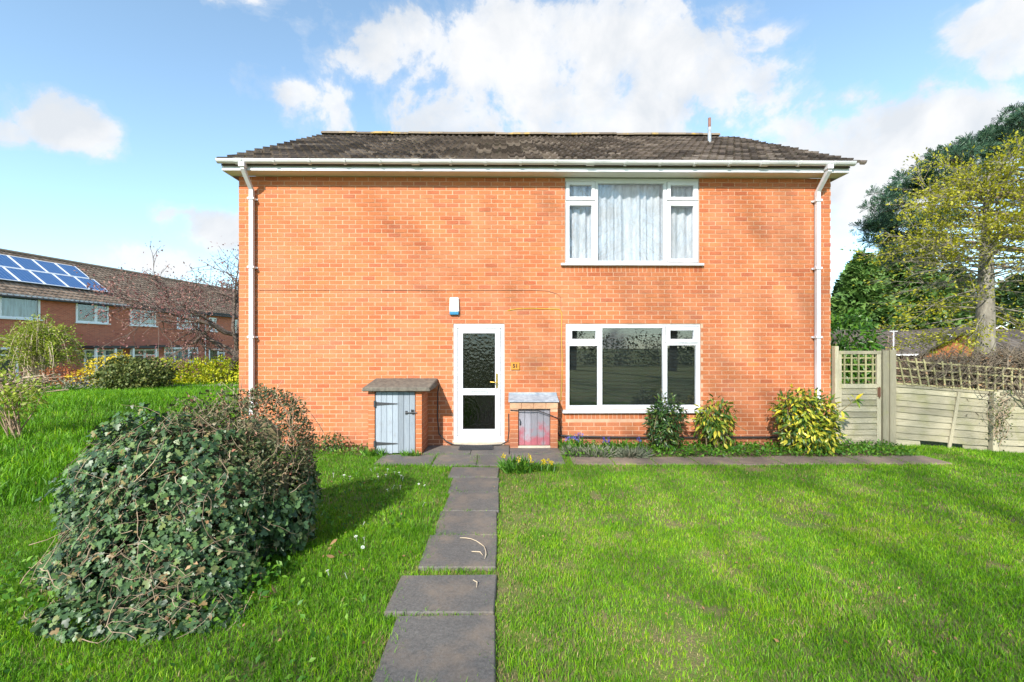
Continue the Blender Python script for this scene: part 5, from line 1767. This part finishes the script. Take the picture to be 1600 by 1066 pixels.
# purple budded apple tree
ap = thing('apple_tree', (-12.75, 13.9, H(-12.75, 13.9)), 'leaning bare tree with purple buds beside the house corner', 'tree')
st = MB(); tips = []
b0 = Vector((-13.0, 13.9, -.2))
trunk_pts = [b0, b0 + Vector((.15, 0, .8)), b0 + Vector((.45, 0, 1.6)), b0 + Vector((.45, 0, 2.5))]
tr_ = MB(); tr_.tube(trunk_pts, [.26, .20, .17, .15], 8, cap=False)
tr_.build('trunk', M['apple_bark'], ap, smooth=True)
for (dx, dy, dz, L, r_) in ((-1.0, -.2, .50, 3.0, .11), (-.8, .4, .75, 2.7, .09), (.5, 0, .9, 2.6, .10), (-.2, -.3, 1.0, 3.2, .10), (.9, .2, .5, 2.2, .09), (-1, .1, .12, 2.4, .08), (.2, .4, .9, 2.9, .08), (-.9, -.3, .3, 2.6, .08)):
    branch(st, trunk_pts[random.choice((2, 3))], (dx, dy, dz), L, r_, 3, tips, kids=4, spread=.8, up=.05, wig=.42, ratio=.66, seg=5, rmin=.009)
st.build('branches', M['apple_bark'], ap)
P, U = [], []
for (p, d_, dep) in tips:
    if dep <= 1:
        wgt = 18 if (p.x < -13.2 and p.z < 4.9) else 5
        for q_ in range(wgt):
            P.append(p + Vector((random.gauss(0, .16), random.gauss(0, .16), random.gauss(0, .13)))); U.append(d_ + Vector(rdir(1)[0]))
P, U = np.array(P), np.array(U)
leaf_obj('buds', P, rdir(len(P)), U, RNG.uniform(.06, .13, len(P)), 'oval', G_BUD, ap)

# ------------------------------------------------------------------ right: laurel, trees, climber
shrub('laurel_bush', 'rounded bright green laurel behind the gate', 'bush', (7.6, 2.2, H(7.6, 2.2)),
      [((7.5, 2.2, 1.75), (.85, .8, .85)), ((7.2, 2.2, 1.0), (.9, .8, .9)), ((8.0, 2.3, 1.1), (.7, .7, .8))], 5000, .14, 'lance', G_LAUREL, 0, 8, .03, shell=.3)

cl = thing('bare_climber', (9.0, .1, 0), 'tangled brown leafless climber heaped over the right fence', 'climber')
st = MB()
for i in range(1800):
    t = random.random() ** .8
    x = 7.1 + 2.7 * t
    dens_ = min(1, .45 + t * 1.4)
    if random.random() > dens_: continue
    zc_ = random.uniform(1.0, 1.60 + .05 * math.sin(x * 3)) if random.random() < .8 else random.uniform(.5, 1.2)
    if t < .35: zc_ = random.uniform(1.12, 1.50)
    c = Vector((x, .02 - .12 * t + random.gauss(.05, .14), zc_))
    a = random.uniform(-1, 1); sg = random.choice((-1, 1))
    L = random.uniform(.25, .7)
    d_ = Vector((sg, random.gauss(0, .25), a)).normalized()
    sag = random.uniform(-.05, .22)
    pts = [c + d_ * L * (s / 5 - .5) + Vector((random.gauss(0, .015), random.gauss(0, .02), -sag * (1 - (2 * s / 5 - 1) ** 2) + .5 * sag)) for s in range(6)]
    st.tube(pts, [random.uniform(.003, .0075)] * 5 + [.002], 3, cap=False)
for (x0, x1, sag) in ((8.6, 9.2, .35), (8.7, 9.5, .5), (8.5, 9.3, .25), (8.8, 9.6, .6)):
    st.tube([(x0 + (x1 - x0) * s / 9, -.36 - .03 * s / 9, 1.15 - sag * math.sin(math.pi * s / 9) * 1.2) for s in range(10)], .010, 4, cap=False)
st.build('bare_stems', pbr('climber_stem', (.11, .085, .06), .9, (.22, .175, .125), 6), cl)['kind'] = 'stuff'
k_ = 900
t = RNG.random(k_) ** .8
P = np.stack([7.3 + 2.4 * t, .05 - .2 * t + RNG.normal(0, .13, k_), RNG.uniform(1.0, 1.60, k_)], -1)
leaf_obj('withered_leaves', P, rdir(k_), rdir(k_), RNG.uniform(.03, .06, k_), 'oval', G_DEAD, cl, 'stuff')
sh_ = thing('post_creeper', (8.5, -.3, 0), 'sparse green creeper climbing the green fence post', 'climber')
st = MB(); P = []
for i in range(15):
    c = Vector((8.46 + random.gauss(0, .05), -.32 + random.gauss(0, .03), random.uniform(.0, .5)))
    pts = [c + Vector((random.gauss(0, .035) * s, random.gauss(0, .02), .12 * s)) for s in range(5)]
    st.tube(pts, .005, 3, cap=False)
    for p in pts:
        for q_ in range(3): P.append(p + Vector((random.gauss(0, .05), random.gauss(0, .03), random.gauss(0, .05))))
st.build('stems', M['twig'], sh_)
P = np.array(P)
leaf_obj('foliage', P, rdir(len(P)), rdir(len(P)), RNG.uniform(.025, .055, len(P)), 'oval', G_YEW, sh_)


def conifer(label, x, y, h, r, k_, m, size=.55, base=-1.2, group=None, name='conifer_tree'):
    root = thing(name, (x, y, base), label, 'tree', group)
    quick('trunk', lambda b: b.tube([(x, y, base), (x, y, base + h * .9)], [.25, .05], 6), M['pine_bark'], root)
    f = RNG.random(k_) ** 1.25
    a = RNG.uniform(0, 2 * math.pi, k_)
    prof = (1 - f ** 1.7) ** .85 * (.6 + .4 * np.minimum(1, f * 6)) * r * 1.12
    lob = 1 + .95 * (2 * fbm(a * 1.6 + x, f * 7 + y, 31, 3) - 1)
    rr = prof * lob * (1 - .35 * RNG.random(k_) ** 2)
    P = np.stack([x + np.cos(a) * rr, y + np.sin(a) * rr, base + .4 + f * (h - .4)], -1)
    U = np.stack([np.cos(a), np.sin(a), RNG.normal(.30, .5, k_)], -1) + rdir(k_) * .5
    N = np.stack([np.cos(a) * .5, np.sin(a) * .5, np.ones(k_)], -1) + rdir(k_) * .5
    leaf_obj('crown', P, N, U, size * RNG.uniform(.6, 1.25, k_), 'frond', m, root)
    return root


for (px, py, y, rw, lab, m_) in ((1349, 400, 36, 32, 'green conifer nearest the house corner with a soft rounded top', G_CONIF), (1392, 388, 40, 36, 'tallest mid green conifer behind the bungalow roof', G_CONIF), (1440, 402, 37, 38, 'broad green conifer behind the bungalow left of the grey trunk', G_CONIF),
                               (1490, 420, 44, 40, 'dark conifer standing behind the yellow leaved tree', G_CONIF2), (1590, 435, 46, 52, 'dark conifer at the far right edge behind the trunk', G_CONIF2), (1325, 432, 44, 26, 'small dark conifer half hidden by the house corner', G_CONIF2)):
    p_ = at(px, py, y)
    d_ = y - CAM_Y
    conifer(lab, p_.x, y, p_.z + 1.2, rw * d_ / FPX * 1.15, 5600, m_, size=.80 if m_ is G_CONIF else .85)

# bare pinkish shrub by the house corner
p_ = at(1330, 500, 14)
bs = thing('bare_shrub', (p_.x, 14, H(p_.x, 14)), 'leafless pinkish brown shrub between the house corner and the conifers', 'shrub')
st = MB(); tips = []
for i in range(9):
    branch(st, (p_.x + random.gauss(0, .15), 14, -1.2), (random.gauss(0, .45), random.gauss(0, .4), 1), 2.3, .04, 3, tips, kids=4, spread=.55, up=.05, wig=.3, ratio=.6, rmin=.008)
st.build('branches', pbr('pink_twig', (.30, .19, .15), .9, (.42, .30, .24), 6), bs)
P = np.array([t_[0] for t_ in tips for _ in range(2)]); P = P + RNG.normal(size=P.shape) * .12
leaf_obj('dry_leaves', P, rdir(len(P)), rdir(len(P)), RNG.uniform(.06, .11, len(P)), 'oval', G_DEAD, bs)

# pine with layered dark tufts
PY = 9.0
pt = thing('pine_tree', (21.6, PY, H(21.6, PY)), 'tall dark blue green pine with layered tufts against the sky at right', 'tree')
quick('trunk', lambda b: b.tube([(21.6, PY, -1.4), (21.5, PY, 4), (21.3, PY, 8), (21.0, PY, 11.0)], [.34, .28, .2, .08], 9, cap=False), M['pine_bark'], pt, smooth=True)
TUFT = [(1395, 352, 0), (1385, 345, .6), (1408, 318, -.5), (1425, 298, .4), (1412, 340, 1.0), (1440, 278, -.3), (1455, 300, .8), (1462, 262, .2), (1478, 248, -.6), (1500, 240, .6), (1487, 282, .0), (1515, 262, -.4),
        (1525, 228, .3), (1545, 215, -.2), (1558, 235, .9), (1575, 205, .2), (1590, 190, -.5), (1605, 180, .4), (1625, 190, .2), (1580, 235, -.4), (1605, 225, .3), (1650, 200, .0), (1430, 370, .4), (1445, 350, -.4), (1460, 378, .6),
        (1420, 385, 1.2), (1470, 340, .0), (1500, 310, .9), (1640, 240, .5), (1680, 230, .0), (1700, 280, .3), (1660, 300, .6), (1530, 300, 1.2), (1560, 285, 1.4), (1418, 402, .9), (1395, 375, .2), (1378, 358, .3), (1600, 300, 1.5), (1405, 300, .8), (1470, 400, 1.4)]
st = MB()
Ps, Ns = [], []
for (px, py, oy) in TUFT:
    c = at(px, py, PY + oy * 1.6)
    tz = max(min(c.z - random.uniform(.2, 1.2), 10.3), 3.5)
    t0 = Vector((21.6 - .05 * tz, PY, tz))
    mid = t0.lerp(c, .55) + Vector((0, 0, random.uniform(-.1, .3)))
    st.tube([t0, mid, c], [.075, .05, .02], 5, cap=False)
    for s in range(9):
        q = c + Vector((random.gauss(0, .40), random.gauss(0, .40), random.gauss(0, .10)))
        st.tube([mid.lerp(c, random.uniform(.4, 1)), q], [.022, .008], 3, cap=False)
        kk = 46
        d_ = rdir(kk, .35)
        Ps.append(np.array(q) + d_ * RNG.uniform(.0, .22, (kk, 1)) * np.array((1.1, 1.1, .7))); Ns.append(d_)
st.build('limbs', M['pine_bark'], pt)
P, N = np.concatenate(Ps), np.concatenate(Ns)
leaf_obj('crown', P, rdir(len(P)), N, RNG.uniform(.14, .26, len(P)), 'needle', G_PINE, pt)
# yellow green tree with a grey trunk
YX, YY = 14.05, 5.1
yt = thing('young_leaved_tree', (YX, YY, H(YX, YY)), 'grey trunked tree with fine branches and new yellow green leaves at right', 'tree')
quick('trunk', lambda b: b.tube([(YX - .02, YY, -1.4), (YX - .02, YY, 1.2), (YX, YY, 2.6), (YX + .02, YY, 4.2), (YX + .05, YY, 5.6), (YX + .12, YY, 6.9)], [.27, .235, .21, .16, .09, .02], 10, cap=False), M['bark'], yt, smooth=True)
st = MB(); P, U = [], []
for i in range(125):
    f = random.random()
    z = 2.2 + 4.6 * f
    a = random.uniform(0, 2 * math.pi)
    L = (2.75 - 1.5 * max(0, (z - 4.6) / 3.0)) * random.uniform(.65, 1.05)
    if z < 3.0: L *= .75
    rise = random.uniform(-.02, .42 + .5 * max(0, (z - 5.2) / 1.6)) if z > 3.2 else random.uniform(-.30, .05)
    d_ = Vector((math.cos(a), math.sin(a), rise)).normalized()
    pts = [Vector((YX + .02, YY, z))]
    for s in range(7):
        d_ = (d_ + Vector((random.gauss(0, .12), random.gauss(0, .12), random.gauss(.0, .10) - .02))).normalized()
        pts.append(pts[-1] + d_ * L / 7)
    st.tube(pts, [.024, .02, .016, .013, .010, .008, .006, .004], 4, cap=False)
    for s in range(2, 8):
        for q_ in range(4):
            t_ = (d_ + Vector(rdir(1)[0]) * .9).normalized()
            e = pts[s] + t_ * random.uniform(.25, .65)
            st.tube([pts[s], e], [.005, .002], 3, cap=False)
            cnt = random.choice((3, 6, 9, 13)) if not 3.1 < pts[s].z < 4.4 else random.choice((0, 1, 2, 6))
            for w_ in range(cnt):
                P.append(pts[s].lerp(e, random.uniform(.25, 1.1)) + Vector((random.gauss(0, .07), random.gauss(0, .07), random.gauss(0, .06)))); U.append(t_ + Vector(rdir(1)[0]) * .8)
st.build('limbs', M['bark'], yt)
P, U = np.array(P), np.array(U)
leaf_obj('crown', P, rdir(len(P), .3), U, RNG.uniform(.055, .115, len(P)), 'oval', G_YEL, yt)

# ------------------------------------------------------------------ bare trees and hedge behind the viewer: they shade the right of the wall and show in the panes
def bare_tree(label, x, y, h, seed, spread=.55, kids=4, r=.28, group='bare trees behind the viewer'):
    random.seed(seed)
    root = thing('bare_tree', (x, y, 0), label, 'tree')
    quick('trunk', lambda b: b.tube([(x, y, -.2), (x + .1, y, h * .2), (x, y, h * .42)], [r * 1.2, r, r * .8], 8, cap=False), M['bark'], root)
    st = MB(); tips = []
    for i in range(8):
        branch(st, (x, y, h * random.uniform(.30, .42)), (random.gauss(0, .5), random.gauss(0, .5), 1), h * .30, r * .38, 4, tips, kids=kids, spread=spread, up=.10, wig=.28, ratio=.68, seg=4, sides=5, rmin=.008)
    st.build('branches', M['bark'], root)
    return root


bare_tree('tall bare tree standing on the grass behind the viewer, left of the path line', -5.2, -34.0, 30.0, 11, r=.27)
bare_tree('bare tree reflected in the windows, farther right behind the viewer', 5.5, -27.0, 15.0, 12)
bare_tree('bare tree reflected in the windows, right behind the viewer', 12.5, -25.0, 14.0, 14)
random.seed(99)
hb_ = [((-20 + i * 3.0, -36 + random.uniform(-1, 1), .8), (2.4, 1.6, 1.8 + random.uniform(-.3, 1.6))) for i in range(17)]
shrub('boundary_hedge', 'dark evergreen hedge across the far side of the grass behind the viewer', 'hedge', (2, -36, 0), hb_, 15000, .28, 'oval', G_CONIF2, 0, 6, .05)

#@@GRASS
# ------------------------------------------------------------------ grass
def grass(name, label, pts, hgt, wid, dry, tone, lean=.45):
    x, y = pts[:, 0], pts[:, 1]
    k_ = len(x)
    z = H(x, y)
    a = RNG.uniform(0, 2 * math.pi, k_)
    d = np.stack([np.cos(a), np.sin(a)], -1)
    b = RNG.uniform(0, 2 * math.pi, k_)
    sx, sy = np.cos(b) * wid / 2, np.sin(b) * wid / 2
    ln_ = hgt * RNG.uniform(.1, 1.0, k_) * lean * 2
    V = np.zeros((k_, 5, 3))
    base = np.stack([x, y, z - .005], -1)
    V[:, 0] = base + np.stack([sx, sy, 0 * x], -1)
    V[:, 1] = base - np.stack([sx, sy, 0 * x], -1)
    mid = base + np.stack([d[:, 0] * ln_ * .32, d[:, 1] * ln_ * .32, hgt * .62], -1)
    V[:, 2] = mid + np.stack([sx, sy, 0 * x], -1) * .75
    V[:, 3] = mid - np.stack([sx, sy, 0 * x], -1) * .75
    V[:, 4] = base + np.stack([d[:, 0] * ln_, d[:, 1] * ln_, hgt * np.clip(1.05 - .25 * ln_ / np.maximum(hgt, 1e-4), .55, 1)], -1)
    off = np.arange(k_)[:, None] * 5
    F = [np.array([[2, 3, 4]]) + off, np.array([[0, 1, 3, 2]]) + off]
    me = np_mesh(name, V.reshape(-1, 3), F, M['grass'], {'dry': np.repeat(dry, 5), 'tone': np.repeat(tone, 5)})
    o = bpy.data.objects.new(name, me)
    place(o, None, (0, 0, 0))
    tag(o, label, kind='stuff')


def off_limits(x, y):
    bad = (x > HX0 - .03) & (x < HX1 + .03) & (y > -.05) & (y < HY1)
    for (x0, x1, y0, y1) in SLABS:
        e = .11 * RNG.random(len(x)) ** 2.5
        bad |= (x > x0 + e) & (x < x1 - e) & (y > y0 + e * .5) & (y < y1 - e * .5)
    bad |= (x > 1.0) & (x < 6.55) & (y > -.86) & (y < 0)
    bad |= (x > -4.5) & (x < -2.1) & (y > -.45) & (y < 0)
    bad |= (x > -2.15) & (x < 1.0) & (y > -.70) & (y < 0)
    bad |= (x > -17.4) & (x < -9.2) & (y > 12.0 + (x + 17.4) * .05) & (y < 12.95 + (x + 17.4) * .06)
    bad |= ((x + 2.75) / .9) ** 2 + ((y + 4.3) / .55) ** 2 < 1
    return bad


def lawn_maps(x, y):
    big = fbm(x * .55, y * .55, 1)
    fine = fbm(x * 2.3, y * 2.3, 2)
    vf = fbm(x * 7, y * 7, 6, 3)
    right = sst(-.3, .2, x)
    dry = right * (sst(.54, .74, fine) * .34 + sst(.52, .68, vf) * .24)
    dry = np.maximum(dry, right * .75 * sst(.55, .0, x) * sst(.28, .60, vf))
    dry = np.maximum(dry, right * .45 * sst(1.7, .2, x) * sst(.35, .6, fine))
    dry = np.maximum(dry, (1 - right) * .5 * sst(-.9, -.65, x) * sst(.45, .62, vf) * sst(-1.2, -1.6, y))
    dry = np.maximum(dry, .12 * sst(.5, .7, vf))
    tone = .42 + .35 * (big - .5) * 2 + .22 * (fine - .5) * 2
    tone = tone + .10 * right - .10 * (1 - right)
    bare = right * .8 * sst(.66, .76, fbm(x * 3.6 + 11, y * 3.6, 9)) + right * .6 * sst(.30, .02, x) * sst(.45, .6, vf)
    return np.clip(dry, 0, 1), tone, np.clip(bare, 0, 1)


def zone(k_, x0, x1, y0, y1, fan=True):
    x = RNG.uniform(x0, x1, k_); y = RNG.uniform(y0, y1, k_)
    if fan:
        d = y - CAM_Y
        keep = (x > -1.28 * d - 2.4) & (x < 1.33 * d + 2.4)
        x, y = x[keep], y[keep]
    keep = ~off_limits(x, y)
    return x[keep], y[keep]


def sow(name, label, k_, box_, h0, h1, w0, left_long=True):
    x, y = zone(k_, *box_)
    dry, tone, bare = lawn_maps(x, y)
    keep = RNG.random(len(x)) > bare * .55
    dry = np.maximum(dry, bare * .85)
    x, y, dry, tone, bare = x[keep], y[keep], dry[keep], tone[keep], bare[keep]
    k_ = len(x)
    hg = RNG.uniform(h0, h1, k_) * (.7 + .6 * fbm(x * 1.8, y * 1.8, 4)) * np.where(x < -.4, 1.25, 1.0)
    d_i = (RNG.random(k_) < dry).astype(float)
    hg = hg * (1 - .35 * d_i) * (1 - .45 * bare)
    t_ = np.clip(tone - .05 + RNG.normal(0, .25, k_) + .5 * (fbm(x * 4.5, y * 4.5, 17, 3) - .5), 0, 1)
    grass(name, label, np.stack([x, y], -1), hg, w0 * RNG.uniform(.7, 1.3, k_), d_i, t_)


sow('front_grass', 'short grass of the front lawn nearest the viewer', 285000, (-6.2, 6.4, -6.2, -3.6), .022, .055, .0040)
sow('lawn_grass', 'short grass of the lawn reaching to the flower bed', 245000, (-7.5, 11.2, -3.6, -.05), .022, .058, .0058)
sow('side_grass', 'longer grass of the left lawn towards the terrace', 150000, (-24, -4.4, -3.0, 9.0), .06, .17, .014)
sow('far_grass', 'grass before the terrace hedge', 34000, (-26, -4.6, 9.0, 16.0), .06, .16, .022)
k_ = 1500
x = RNG.uniform(-4.2, -.9, k_ * 2); y = RNG.uniform(-6.1, -1.6, k_ * 2)
g_ = fbm(x * 1.1, y * 1.1, 14)
keep = (g_ > .5) & ~off_limits(x, y)
x, y = x[keep][:k_], y[keep][:k_]
o = leaf_obj('lawn_weeds', np.stack([x, y, RNG.uniform(.015, .05, len(x))], -1), rdir(len(x), 1.6), rdir(len(x), .1), RNG.uniform(.025, .055, len(x)), 'oval', G_COVER, None)
tag(o, 'broad leaved weeds scattered in the left lawn', kind='stuff')
k_ = 420
x = RNG.uniform(-3.8, 5, k_); y = RNG.uniform(-6.1, -1.5, k_)
keep = ~off_limits(x, y)
x, y = x[keep], y[keep]
o = leaf_obj('lawn_litter', np.stack([x, y, RNG.uniform(.02, .05, len(x))], -1), rdir(len(x), 1.0), rdir(len(x), .0), RNG.uniform(.012, .035, len(x)), 'oval', G_DEAD, None)
tag(o, 'scraps of dead leaf lying in the lawn', kind='stuff')
